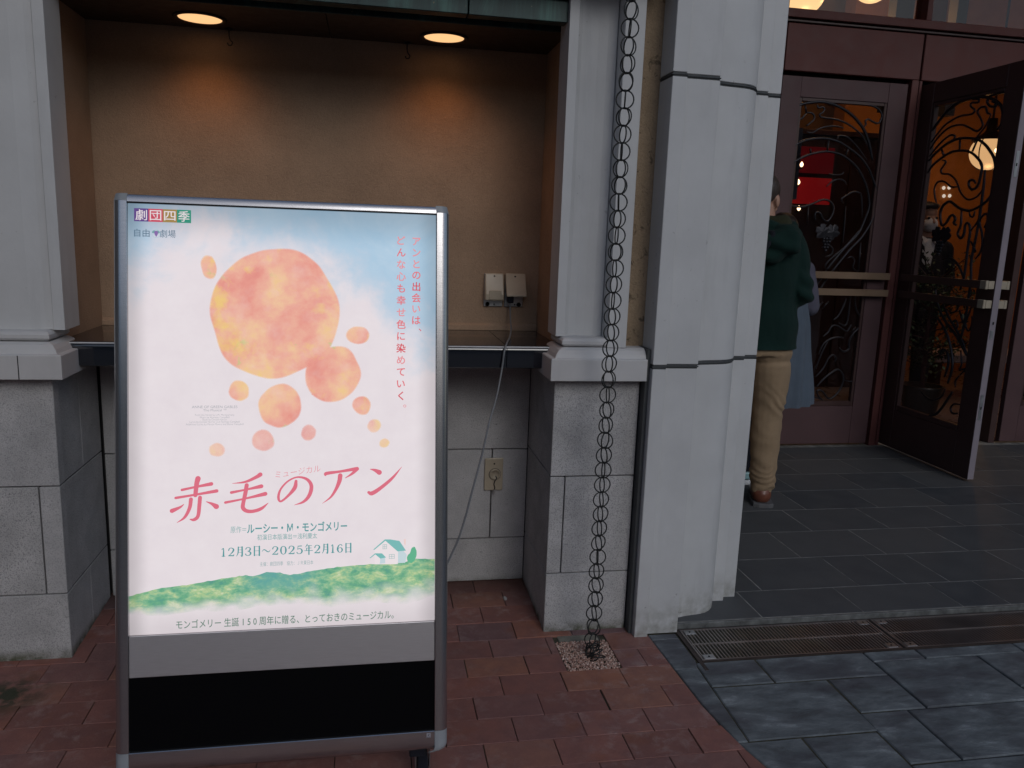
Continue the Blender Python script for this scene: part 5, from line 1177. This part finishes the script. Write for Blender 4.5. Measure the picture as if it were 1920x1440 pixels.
def globe(x, y, z, r, lab, energy, lantern=False):
    g = empty('globe_lamp', (x, y, z), lab, 'lamp', 'lit opal globe lamps in the lobby')
    bm = bmesh.new(); bmesh.ops.create_uvsphere(bm, u_segments=28, v_segments=16, radius=r, matrix=Matrix.Translation((x, y, z))); finish(bm, 'opal_globe', M_globe, g, True)
    if lantern:
        bm = bmesh.new(); lathe(bm, [(r*.25, r*1.9), (r*.3, r*1.2), (r*.5, r*1.02), (r*.95, r*.72), (r*1.0, r*.66), (r*.6, r*.7)], (x, y, z), 20); finish(bm, 'cap', M_iron, g, True)
        for k in range(4):
            a = k*math.pi/2+.4; bm = bmesh.new(); tube(bm, [(x+r*1.04*math.cos(a)*math.sin(b_), y+r*1.04*math.sin(a)*math.sin(b_), z+r*1.04*math.cos(b_)) for b_ in [R(20+14*q) for q in range(11)]], .006, 5); finish(bm, 'cage_bar', M_iron, g)
        bm = bmesh.new(); tube(bm, [(x, y, z+r*1.8), (x, y, 4.6)], .012, 6); finish(bm, 'rod', M_iron, g)
        bm = bmesh.new(); bmesh.ops.create_icosphere(bm, subdivisions=2, radius=.022, matrix=Matrix.Translation((x-.05, y-r-.0, z))); finish(bm, 'bulb', M_bulb, g, True)
    ld = bpy.data.lights.new('globe_light', 'POINT'); ld.energy = energy; ld.color = (1, .52, .2); ld.shadow_soft_size = .08
    lo = bpy.data.objects.new('lamp', ld); COL.objects.link(lo); lo.parent = g; lo.location = (0, -.05, -r-.14)
globe(5.87, 7.05, 2.31, .165, 'caged lit globe lantern behind the open door glass', LOB_E, True)
globe(4.30, 6.8, 3.62, .16, 'lit globe lamp at the top edge of the transom window, second from the left', LOB_E)
globe(3.57, 6.6, 3.42, .16, 'lit globe lamp beside the top of the moulded pilaster', LOB_E)
globe(8.2, 7.0, 2.6, .16, 'lit globe lamp deep in the lobby, outside the picture', LOB_E)
ed_ = empty('added_lobby_lamp', (4.5, 5.35, 3.6), 'unseen lamp added just inside the lobby doors to light the masked person', 'downlight')
bm = bmesh.new(); lathe(bm, [(.0001, -.01), (.09, -.004), (.10, 0), (.10, .02)], (4.5, 5.35, 3.6), 24); finish(bm, 'lens', M_lens, ed_, True)
B('housing', M_iron, ed_, 4.42, 4.58, 5.27, 5.43, 3.625, 4.6)
ld = bpy.data.lights.new('added_lobby_lamp_light', 'SPOT'); ld.energy = 32; ld.color = (1, .78, .56); ld.spot_size = R(60); ld.spot_blend = .8; ld.shadow_soft_size = .08  # added spot that brightens the masked person's face
lo = bpy.data.objects.new('lamp', ld); COL.objects.link(lo); lo.parent = ed_; lo.location = (0, 0, -.03); lo.rotation_euler = (R(12), 0, 0)
sp4 = empty('ceiling_spot', (6.2, 7.9, 1.98), 'four tiny bright spots on the orange wall behind the open door', 'spot lights')
for sx, sz in ((-.045, .045), (.02, .05), (-.03, -.04), (.04, -.035)):
    bm = bmesh.new(); lathe(bm, [(.0001, -.012), (.018, -.006), (.020, 0)], (6.2+sx, 7.98, 1.99+sz), 12, 'y'); finish(bm, 'lens', M_spotdot, sp4, True)
# pale bench
bn = empty('bench', (5.6, 6.6, .02), 'low pale grey bench behind the lower glass of the open door', 'bench')
B('seat', mat_plain('pale_bench_top', (.3, .26, .28, 1), .5), bn, 5.1, 6.3, 6.4, 6.85, .36, .44, bev=.01)
for xa in (5.15, 6.2): B('leg', M_wood, bn, xa, xa+.05, 6.45, 6.8, .02, .36)

# ------------------------------------------------------------------ leafy tree inside
pt = empty('potted_plant', (4.32, 5.55, .02), 'dark leafy potted plant inside the doors in front of the masked person', 'plant')
bm = bmesh.new(); lathe(bm, [(.11, 0), (.15, .28), (.165, .30), (.15, .30), (.14, .27), (.001, .27)], (4.32, 5.55, .02), 24); finish(bm, 'pot', mat_plain('dark_planter', (.03, .03, .03, 1), .4), pt, True)
bm = bmesh.new(); rg = random.Random(4)
tube(bm, [(4.32, 5.55, .28), (4.30, 5.55, .8), (4.33, 5.56, 1.2)], [.02, .015, .008], 7)
tips = []
for i in range(46):
    a = rg.uniform(0, 6.28); z = rg.uniform(.45, 1.15); L = rg.uniform(.18, .38)*(1.25-z*.55)
    e = Vector((4.32+math.cos(a)*L, 5.55+math.sin(a)*L, z+rg.uniform(.02, .24))); tube(bm, [(4.31, 5.55, z), e], [.006, .003], 4, False); tips.append((Vector((4.31, 5.55, z)), e))
finish(bm, 'trunk', M_wood, pt)
bm = bmesh.new()
for s0, e in tips:
    for k in range(34):
        t_ = rg.uniform(.25, 1.1); c = s0.lerp(e, t_)+Vector((rg.gauss(0, .035), rg.gauss(0, .035), rg.gauss(0, .035)))
        l = rg.uniform(.02, .042); M3 = Matrix.Rotation(rg.uniform(0, 6.28), 3, 'Z') @ Matrix.Rotation(rg.uniform(-1.2, 1.2), 3, 'X')
        q = [Vector((0, 0, 0)), Vector((l*.35, l*.4, l*.08)), Vector((0, l*1.1, 0)), Vector((-l*.35, l*.4, l*.08))]
        bm.faces.new([bm.verts.new(c+M3 @ p) for p in q])
fo = finish(bm, 'foliage', mat_plain('dark_green_leaf', (.03, .065, .03, 1), .5, var=.4, nscale=20), pt); fo['kind'] = 'stuff'
# ------------------------------------------------------------------ people: one continuous remeshed surface each, clothes as children
def cone(bm, a, b, ra, rb, seg=14, flat_=1.0, axis=None):
    """tapered capsule; flat_ squashes the section along `axis`"""
    a, b = Vector(a), Vector(b); d = b-a; L = d.length; t = d.normalized()
    x = (Vector(axis)-t*Vector(axis).dot(t)).normalized() if axis else t.orthogonal().normalized(); y = t.cross(x)
    rings = []
    prof = [(-ra*.98, .2), (-ra*.75, .66), (-ra*.4, .92), (0, 1)]; prof2 = [(0, 1), (rb*.4, .92), (rb*.75, .66), (rb*.98, .2)]
    for h, k in prof: rings.append((a+t*h, ra*k))
    for i in range(1, 4): rings.append((a+d*i/4, ra+(rb-ra)*i/4))
    for h, k in prof2: rings.append((b+t*h, rb*k))
    R_ = [[bm.verts.new(c+(x*math.cos(2*math.pi*k/seg)*flat_+y*math.sin(2*math.pi*k/seg))*r) for k in range(seg)] for c, r in rings]
    for A, Bq in zip(R_, R_[1:]):
        for k in range(seg): bm.faces.new((A[k], A[(k+1) % seg], Bq[(k+1) % seg], Bq[k]))
    bm.faces.new(R_[0][::-1]); bm.faces.new(R_[-1])
def ell(bm, c, r, rot=(0, 0, 0)):
    M4 = Matrix.Translation(c) @ Matrix.Rotation(rot[2], 4, 'Z') @ Matrix.Rotation(rot[1], 4, 'Y') @ Matrix.Rotation(rot[0], 4, 'X') @ Matrix.Diagonal((r[0], r[1], r[2], 1))
    bmesh.ops.create_icosphere(bm, subdivisions=3, radius=1, matrix=M4)
def loft(bm, secs, seg=28):
    """secs: (cx,cy,z,rx,ry[,rot])"""
    rings = []
    for s in secs:
        cx, cy, z, rx, ry = s[:5]; ro = s[5] if len(s) > 5 else 0
        rings.append([bm.verts.new((cx+rx*math.cos(a)*math.cos(ro)-ry*math.sin(a)*math.sin(ro), cy+rx*math.cos(a)*math.sin(ro)+ry*math.sin(a)*math.cos(ro), z)) for a in [2*math.pi*k/seg for k in range(seg)]])
    for A, Bq in zip(rings, rings[1:]):
        for k in range(seg): bm.faces.new((A[k], A[(k+1) % seg], Bq[(k+1) % seg], Bq[k]))
    bm.faces.new(rings[0][::-1]); bm.faces.new(rings[-1])
def fuse(bm, name, mat, parent, vox=.008, smooth_it=4, fold=None, cut_z=None, T=None):
    bmesh.ops.recalc_face_normals(bm, faces=bm.faces)
    me = bpy.data.meshes.new(name); bm.to_mesh(me); bm.free()
    o = bpy.data.objects.new(name, me); COL.objects.link(o)
    m = o.modifiers.new('r', 'REMESH'); m.mode = 'VOXEL'; m.voxel_size = vox; m.use_smooth_shade = True
    if smooth_it: s = o.modifiers.new('s', 'SMOOTH'); s.iterations = smooth_it; s.factor = .5
    bpy.context.view_layer.update(); dg = bpy.context.evaluated_depsgraph_get()
    me2 = bpy.data.meshes.new_from_object(o.evaluated_get(dg)); bpy.data.objects.remove(o)
    bm = bmesh.new(); bm.from_mesh(me2)
    if fold:
        bm.normal_update()
        for v in bm.verts: v.co += v.normal*fold(v.co)
    if cut_z is not None:
        g = bm.verts[:]+bm.edges[:]+bm.faces[:]
        r = bmesh.ops.bisect_plane(bm, geom=g, plane_co=(0, 0, cut_z), plane_no=(0, 0, -1), clear_outer=True)
    if T is not None: bm.transform(T)
    bm.to_mesh(me2); bm.free(); me2.name = name; me2.materials.clear()
    me2.polygons.foreach_set('use_smooth', [True]*len(me2.polygons))
    return link(name, me2, parent, (0, 0, 0), mat)
def hand(bm, wr, dirv, palmn, side):
    """wrist, direction, palm normal; five separate curled fingers"""
    d = Vector(dirv).normalized(); n = (Vector(palmn)-d*Vector(palmn).dot(d)).normalized(); s = d.cross(n)*side
    w0 = Vector(wr)
    cone(bm, w0, w0+d*.075, .026, .034, flat_=.5, axis=n)
    for i, L in enumerate((.072, .08, .074, .058)):
        b = w0+d*.082+s*(.027-.018*i); k1 = b+(d*.9+n*.3).normalized()*L*.5; k2 = k1+(d*.45+n*.85).normalized()*L*.5
        cone(bm, b, k1, .0088, .008, 8); cone(bm, k1, k2, .008, .0068, 8)
    tb = w0+d*.028+s*.028; k1 = tb+(d*.6+s*.7+n*.3).normalized()*.036; cone(bm, tb, k1, .012, .0105, 8); cone(bm, k1, k1+(d*.8+n*.5).normalized()*.03, .0105, .0085, 8)
def head_shape(bm, c, k=1.0, yaw=0.0, pitch=0.0):
    """c: head centre (eye height). local: x right, y forward"""
    c = Vector(c); M3 = Matrix.Rotation(yaw, 3, 'Z') @ Matrix.Rotation(pitch, 3, 'X')
    w_ = lambda x, y, z: c+M3 @ Vector((x, y, z))*k
    rot = (pitch, 0, yaw)
    ell(bm, w_(0, -.012, .035), (.074*k, .092*k, .085*k), rot); ell(bm, w_(0, .022, -.03), (.060*k, .066*k, .078*k), rot)
    cone(bm, w_(0, .045, -.085), w_(0, .06, -.08), .028*k, .022*k)
    cone(bm, w_(0, .08, .012), w_(0, .103, -.025), .009*k, .015*k, 10)
    for s in (-1, 1):
        ell(bm, w_(s*.076, -.008, -.012), (.012*k, .022*k, .034*k), (pitch+.1, 0, yaw+s*.25)); ell(bm, w_(s*.032, .072, .008), (.017*k, .012*k, .010*k), rot)
        ell(bm, w_(s*.035, .060, -.03), (.024*k, .022*k, .02*k), rot)
    ell(bm, w_(0, .083, -.055), (.024*k, .010*k, .007*k), rot); ell(bm, w_(0, .082, -.066), (.02*k, .010*k, .007*k), rot)
    return w_
def F(p, sx, sy, sz, amp): return amp*noise.noise(Vector((p.x*sx, p.y*sy, p.z*sz)))
def person(loc, yaw, label, skin=M_skin, H=1.72, hair=M_hair):
    p = empty('person', loc, label, 'person'); p.rotation_euler = (0, 0, yaw); return p
# --- person in green jacket, facing away from the camera
k = 1.0
p1 = person((1.952, 3.80, .0195), R(-14), 'person seen from behind in dark green hooded jacket and khaki trousers beside the pilaster')
bm = bmesh.new()
w1 = head_shape(bm, (-.005, .045, 1.575), 1.0, R(-32), R(-12))
cone(bm, (0, .0, 1.38), (0, .03, 1.52), .062, .056)
loft(bm, [(0, 0, .88, .15, .11), (0, 0, 1.0, .145, .105), (0, 0, 1.12, .135, .095), (0, 0, 1.28, .165, .11), (0, 0, 1.38, .15, .09), (0, 0, 1.43, .07, .06)])
for s in (-1, 1):
    cone(bm, (s*.09, .0, .87), (s*.105, .015, .48), .085, .055); cone(bm, (s*.105, .015, .48), (s*.108, -.01, .09), .055, .036); cone(bm, (s*.108, -.03, .04), (s*.125, .15, .03), .036, .030)
    sh = (s*.155, 0, 1.365); el = (s*.202, -.03, 1.11); wr = (s*.14, .22, 1.10)
    cone(bm, sh, el, .052, .042); cone(bm, el, wr, .042, .027); hand(bm, wr, (-s*.25, .9, .15), (0, .1, 1), s)
fuse(bm, 'body', M_skin, p1, .0065, 2)
# jacket
bm = bmesh.new()
loft(bm, [(0, 0, .77, .215, .155), (0, 0, .85, .214, .155), (0, -.002, .98, .206, .15), (0, -.004, 1.12, .198, .145), (0, -.006, 1.26, .202, .148), (0, -.008, 1.34, .20, .14), (0, -.006, 1.405, .16, .115), (0, 0, 1.44, .095, .085)])
for s in (-1, 1):
    cone(bm, (s*.142, -.005, 1.348), (s*.205, -.035, 1.11), .080, .064); cone(bm, (s*.205, -.035, 1.11), (s*.15, .19, 1.095), .064, .048)
def jf(q):
    a = 0
    a += .010*noise.noise(Vector((q.x*4+q.z*3, q.y*4, q.z*9))) + .0065*abs(noise.noise(Vector((q.x*9, q.y*9, q.z*5+q.x*7))))
    if abs(q.x) > .175: a += .009*math.sin(q.z*75+q.x*30)*max(0, 1-abs(q.z-1.14)/.16)
    a += .004*math.exp(-((q.z-.842)/.010)**2)
    return a
fuse(bm, 'jacket', M_green, p1, .008, 5, jf, .838)
# hood lying on the back, shoulder and collar
bm = bmesh.new()
cone(bm, (-.10, -.06, 1.425), (.10, -.075, 1.42), .058, .06); cone(bm, (-.07, -.15, 1.36), (.085, -.16, 1.365), .062, .066); ell(bm, (.085, -.11, 1.40), (.075, .08, .062)); ell(bm, (.0, -.165, 1.315), (.10, .045, .05))
for s in (-1, 1): cone(bm, (s*.075, -.03, 1.435), (s*.07, .075, 1.41), .034, .03)
fuse(bm, 'hood', M_green, p1, .007, 4, lambda q: .010*noise.noise(Vector((q.x*14, q.y*14, q.z*16)))+.006*math.sin(q.z*70+q.x*25))
bm = bmesh.new(); cone(bm, (-.05, -.075, 1.457), (.075, -.095, 1.458), .036, .040, flat_=.6, axis=(0, 1, 0)); ell(bm, (.075, -.105, 1.432), (.045, .05, .032))
fuse(bm, 'hood_lining', M_olive, p1, .006, 3, lambda q: .008*noise.noise(Vector((q.x*20, q.y*20, q.z*24))))
# hair
bm = bmesh.new(); ell(bm, w1(0, -.020, .044), (.081, .096, .088), (R(-12), 0, R(-32))); ell(bm, w1(0, -.062, -.018), (.062, .042, .058), (R(-12), 0, R(-32)))
fuse(bm, 'hair', M_hair2, p1, .006, 2, lambda q: .004*noise.noise(Vector((q.x*40, q.y*40, q.z*12))))
# trousers
bm = bmesh.new()
loft(bm, [(0, -.005, .80, .178, .138), (0, -.01, .86, .176, .138), (0, -.01, .97, .17, .125)])
for s in (-1, 1):
    P = [((s*.088, -.012, .84), .108), ((s*.098, -.006, .70), .101), ((s*.103, .0, .56), .087), ((s*.106, .008, .46), .079), ((s*.108, -.006, .34), .076), ((s*.108, -.014, .20), .069), ((s*.109, -.016, .10), .066)]
    for (a, ra), (b, rb) in zip(P, P[1:]): cone(bm, a, b, ra, rb, 18)
def tf(q):
    a = .0045*noise.noise(Vector((q.x*8, q.y*8, q.z*7)))
    lo = max(0, 1-(q.z-.06)/.26) if q.z > .06 else 1
    a += lo*.0035*math.sin(q.z*95+16*noise.noise(Vector((q.x*9, q.y*9, q.z*6))))
    kn = math.exp(-((q.z-.50)/.11)**2); a += kn*.0035*math.sin(q.z*70+q.x*45+10*noise.noise(Vector((q.x*7, q.y*7, q.z*7))))
    if q.y < 0: a += .010*math.exp(-((q.z-.775)/.05)**2)*noise.noise(Vector((q.x*9, 3, q.z*30))) - .009*math.exp(-((q.z-.765-.05*abs(q.x))/.011)**2)
    a += .005*max(0, min(1, (.80-q.z)/.4))*noise.noise(Vector((q.x*5+q.z*11, q.y*6, q.z*4)))*2
    return a
fuse(bm, 'trousers', M_khaki, p1, .0075, 3, tf, .062)
for s in (-1, 1):
    bm = bmesh.new(); cone(bm, (s*.108, -.030, .058), (s*.120, .06, .05), .050, .050); cone(bm, (s*.12, .06, .045), (s*.13, .17, .038), .050, .040); cone(bm, (s*.108, -.03, .055), (s*.108, -.02, .10), .050, .044)
    for v in bm.verts: v.co.z = max(v.co.z, .012)
    fuse(bm, 'shoe', M_leather, p1, .006, 2)
    bm = bmesh.new(); P = [(-.052, -.072), (-.025, -.088), (.025, -.088), (.052, -.072), (.057, 0), (.06, .1), (.052, .18), (.024, .216), (-.014, .216), (-.042, .18), (-.052, .1), (-.052, 0)]
    prism(bm, [(s*.112+x+.1*max(0, y)*s, y) for x, y in P], .0, .020, top_bev=.004); bmesh.ops.recalc_face_normals(bm, faces=bm.faces); me = bpy.data.meshes.new('shoe_sole'); bm.to_mesh(me); bm.free(); link('shoe_sole', me, p1, (0, 0, 0), M_sole)
# dark shoulder bag on the back
bg = empty('backpack', (1.952, 3.80, 1.1), 'dark navy rucksack on the back of the green jacket beside the pilaster edge', 'rucksack'); bg.rotation_euler = (0, 0, R(-14))
def TB(bm): 
    bmesh.ops.translate(bm, verts=bm.verts, vec=(0, 0, -1.0805)); return bm
bm = bmesh.new(); loft(bm, [(-.135, -.20, 1.06, .085, .055), (-.135, -.205, 1.10, .10, .07), (-.13, -.20, 1.25, .098, .07), (-.12, -.185, 1.36, .085, .05), (-.11, -.17, 1.385, .05, .03)]); TB(bm); fuse(bm, 'bag_body', M_navy, bg, .008, 4, lambda q: F(q, 9, 9, 9, .008))
bm = bmesh.new(); tube(bm, catmull([(-.04, -.155, 1.40), (.0, -.19, 1.405), (-.02, -.21, 1.36), (-.06, -.225, 1.30)], 5), .014, 8); TB(bm); me = bpy.data.meshes.new('strap'); bm.to_mesh(me); bm.free(); link('strap', me, bg, (0, 0, 0), M_navy)
# --- dark bag standing on the floor behind the pilaster edge
b2 = empty('tote_bag', (1.93, 4.12, .0195), 'dark bag with pale teal base on the floor between the pilaster and khaki trousers', 'bag')
B('bag_body', M_navy, b2, 1.78, 2.155, 4.05, 4.19, .10, .62, bev=.02, seg=2); B('bag_base', M_teal, b2, 1.785, 2.150, 4.055, 4.185, .055, .098, bev=.008, seg=2)
B('bag_foot', M_whitecloth, b2, 1.79, 2.15, 4.06, 4.18, .020, .05, bev=.005)
# --- person in blue-grey skirt
p2 = person((2.385, 4.36, .0195), R(12), 'person with a violet grey top and long blue-grey skirt, mostly hidden behind the green jacket')
bm = bmesh.new(); w2 = head_shape(bm, (0.01, .06, 1.405), .95, R(20), R(-22)); cone(bm, (0.0, 0, 1.24), (.01, .04, 1.35), .052, .048)
loft(bm, [(0, 0, .75, .14, .11), (0, 0, .95, .12, .09), (0, 0, 1.1, .13, .09), (0, 0, 1.22, .14, .085), (0, 0, 1.28, .06, .05)])
for s in (-1, 1):
    cone(bm, (s*.07-.05, 0, .75), (s*.07-.05, .01, .42), .075, .05); cone(bm, (s*.07-.05, .01, .42), (s*.07-.05, 0, .08), .05, .032); cone(bm, (s*.07-.05, -.02, .035), (s*.075-.05, .13, .03), .032, .028)
    cone(bm, (s*.155, 0, 1.21), (s*.205, -.02, .99), .045, .036); cone(bm, (s*.205, -.02, .99), (s*.13, .17, .97), .036, .025); hand(bm, (s*.13, .17, .97), (-s*.2, .9, .2), (0, .1, 1), s)
fuse(bm, 'body', M_skin, p2, .0065, 2)
bm = bmesh.new(); loft(bm, [(0, 0, .90, .165, .13), (0, 0, 1.05, .16, .12), (0, 0, 1.2, .165, .115), (0, 0, 1.27, .1, .08), (0, 0, 1.29, .065, .06)])
for s in (-1, 1): cone(bm, (s*.145, 0, 1.20), (s*.205, -.02, 1.0), .072, .06); cone(bm, (s*.205, -.02, .99), (s*.15, .15, .97), .058, .042)
fuse(bm, 'jumper', M_violet, p2, .008, 4, lambda q: F(q, 7, 7, 14, .012))
bm = bmesh.new(); loft(bm, [(0, 0, .40, .27, .20), (0, 0, .5, .258, .195), (0, 0, .7, .228, .18), (0, 0, .9, .198, .158), (0, 0, 1.0, .172, .14), (0, 0, 1.09, .165, .13)], 60)
def sk(q): a = math.atan2(q.y, q.x); return .010*math.sin(a*13+1.5*math.sin(q.z*5))*min(1, (1.05-q.z)/.4)+F(q, 6, 6, 3, .008)
fuse(bm, 'skirt', M_bluegrey, p2, .008, 2, sk, .425)
bm = bmesh.new(); ell(bm, w2(0, -.018, .042), (.082, .098, .09), (R(-16), 0, R(20))); ell(bm, w2(0, -.06, -.05), (.05, .045, .055), (0, 0, R(20))); fuse(bm, 'hair', M_hair, p2, .006, 2, lambda q: F(q, 40, 40, 14, .005))
for s in (-1, 1):
    bm = bmesh.new(); cone(bm, (s*.07-.05, -.025, .04), (s*.075-.05, .14, .034), .038, .032); cone(bm, (s*.07-.05, -.02, .04), (s*.07-.05, -.015, .08), .036, .034)
    for v in bm.verts: v.co.z = max(v.co.z, 0)
    fuse(bm, 'shoe', M_navy, p2, .007, 2)
# --- masked person inside
p3 = person((4.45, 5.93, .02), R(166), 'person inside in white face mask, white shirt and dark suit behind the open door')
bm = bmesh.new(); w3 = head_shape(bm, (0, .02, 1.60), 1.0, R(8), R(-4)); cone(bm, (0, 0, 1.38), (0, .01, 1.52), .06, .055)
loft(bm, [(0, 0, .88, .15, .11), (0, 0, 1.1, .14, .10), (0, 0, 1.3, .17, .11), (0, 0, 1.4, .15, .09), (0, 0, 1.44, .07, .06)])
for s in (-1, 1):
    cone(bm, (s*.09, 0, .87), (s*.1, .01, .48), .085, .055); cone(bm, (s*.1, .01, .48), (s*.1, 0, .09), .055, .036); cone(bm, (s*.1, -.02, .04), (s*.11, .15, .03), .036, .03)
    cone(bm, (s*.185, 0, 1.37), (s*.235, 0, 1.09), .05, .04); cone(bm, (s*.235, 0, 1.09), (s*.12, .16, .98), .04, .027); hand(bm, (s*.12, .16, .98), (-s*.7, .5, -.1), (0, 0, 1), s)
fuse(bm, 'body', M_skin, p3, .0065, 2)
bm = bmesh.new(); loft(bm, [(0, 0, .76, .19, .14), (0, 0, 1.0, .175, .13), (0, 0, 1.25, .20, .14), (0, 0, 1.36, .20, .13), (0, 0, 1.42, .13, .10), (0, 0, 1.45, .08, .075)])
for s in (-1, 1): cone(bm, (s*.175, 0, 1.36), (s*.24, 0, 1.09), .07, .058); cone(bm, (s*.24, 0, 1.09), (s*.14, .14, .99), .056, .042)
fuse(bm, 'suit_jacket', M_navy, p3, .008, 4, lambda q: F(q, 8, 8, 12, .008), .80)
bm = bmesh.new(); loft(bm, [(0, 0, .8, .165, .13), (0, 0, .9, .16, .12)])
for s in (-1, 1): cone(bm, (s*.09, 0, .82), (s*.1, .01, .45), .10, .08); cone(bm, (s*.1, .01, .45), (s*.1, 0, .08), .078, .062)
fuse(bm, 'trousers', M_navy, p3, .009, 3)
for s in (-1, 1):
    bm = bmesh.new(); cone(bm, (s*.1, -.03, .04), (s*.11, .16, .034), .042, .035); fuse(bm, 'shoe', M_black, p3, .008, 2)
def child_mesh(parent, name, mat, polys, thick=.004, nrm=(0, 1, 0)):
    bm = bmesh.new()
    for P in polys:
        a = [bm.verts.new(p) for p in P]; b = [bm.verts.new(Vector(p)+Vector(nrm)*thick) for p in P]; n = len(P)
        bm.faces.new(a[::-1]); bm.faces.new(b)
        for i in range(n): bm.faces.new((a[i], a[(i+1) % n], b[(i+1) % n], b[i]))
    bmesh.ops.recalc_face_normals(bm, faces=bm.faces); me = bpy.data.meshes.new(name); bm.to_mesh(me); bm.free(); return link(name, me, parent, (0, 0, 0), mat)
child_mesh(p3, 'shirt', M_whitecloth, [[(-.05, .118, 1.44), (.05, .118, 1.44), (.012, .158, 1.22), (-.012, .158, 1.22)]])
child_mesh(p3, 'collar', M_whitecloth, [[(-.062, .10, 1.465), (-.012, .135, 1.43), (-.045, .14, 1.40)], [(.062, .10, 1.465), (.012, .135, 1.43), (.045, .14, 1.40)]], .006)
child_mesh(p3, 'striped_tie', M_whitecloth, [[(x-.012, .166, z), (x+.014, .166, z+.03), (x+.014, .166, z+.055), (x-.012, .166, z+.025)] for x, z in ((.06, 1.37), (.052, 1.30), (.046, 1.23))])
bm = bmesh.new(); ell(bm, w3(0, .055, -.045), (.060, .058, .062), (0, 0, R(8))); fuse(bm, 'face_mask', M_whitecloth, p3, .006, 2)
bm = bmesh.new(); ell(bm, w3(0, -.028, .05), (.083, .094, .086), (0, 0, R(8))); ell(bm, w3(0, .03, .098), (.07, .05, .03), (0, 0, R(8))); fuse(bm, 'hair', M_hair, p3, .006, 2, lambda q: F(q, 40, 40, 14, .004))
for s in (-1, 1):
    bm = bmesh.new(); bmesh.ops.create_icosphere(bm, subdivisions=2, radius=.011, matrix=Matrix.Translation(w3(s*.032, .079, .008))); me = bpy.data.meshes.new('eye'); bm.to_mesh(me); bm.free(); link('eye', me, p3, (0, 0, 0), M_black)
print('objects', len(bpy.data.objects), 'tris', sum(len(m.polygons) for m in bpy.data.meshes))
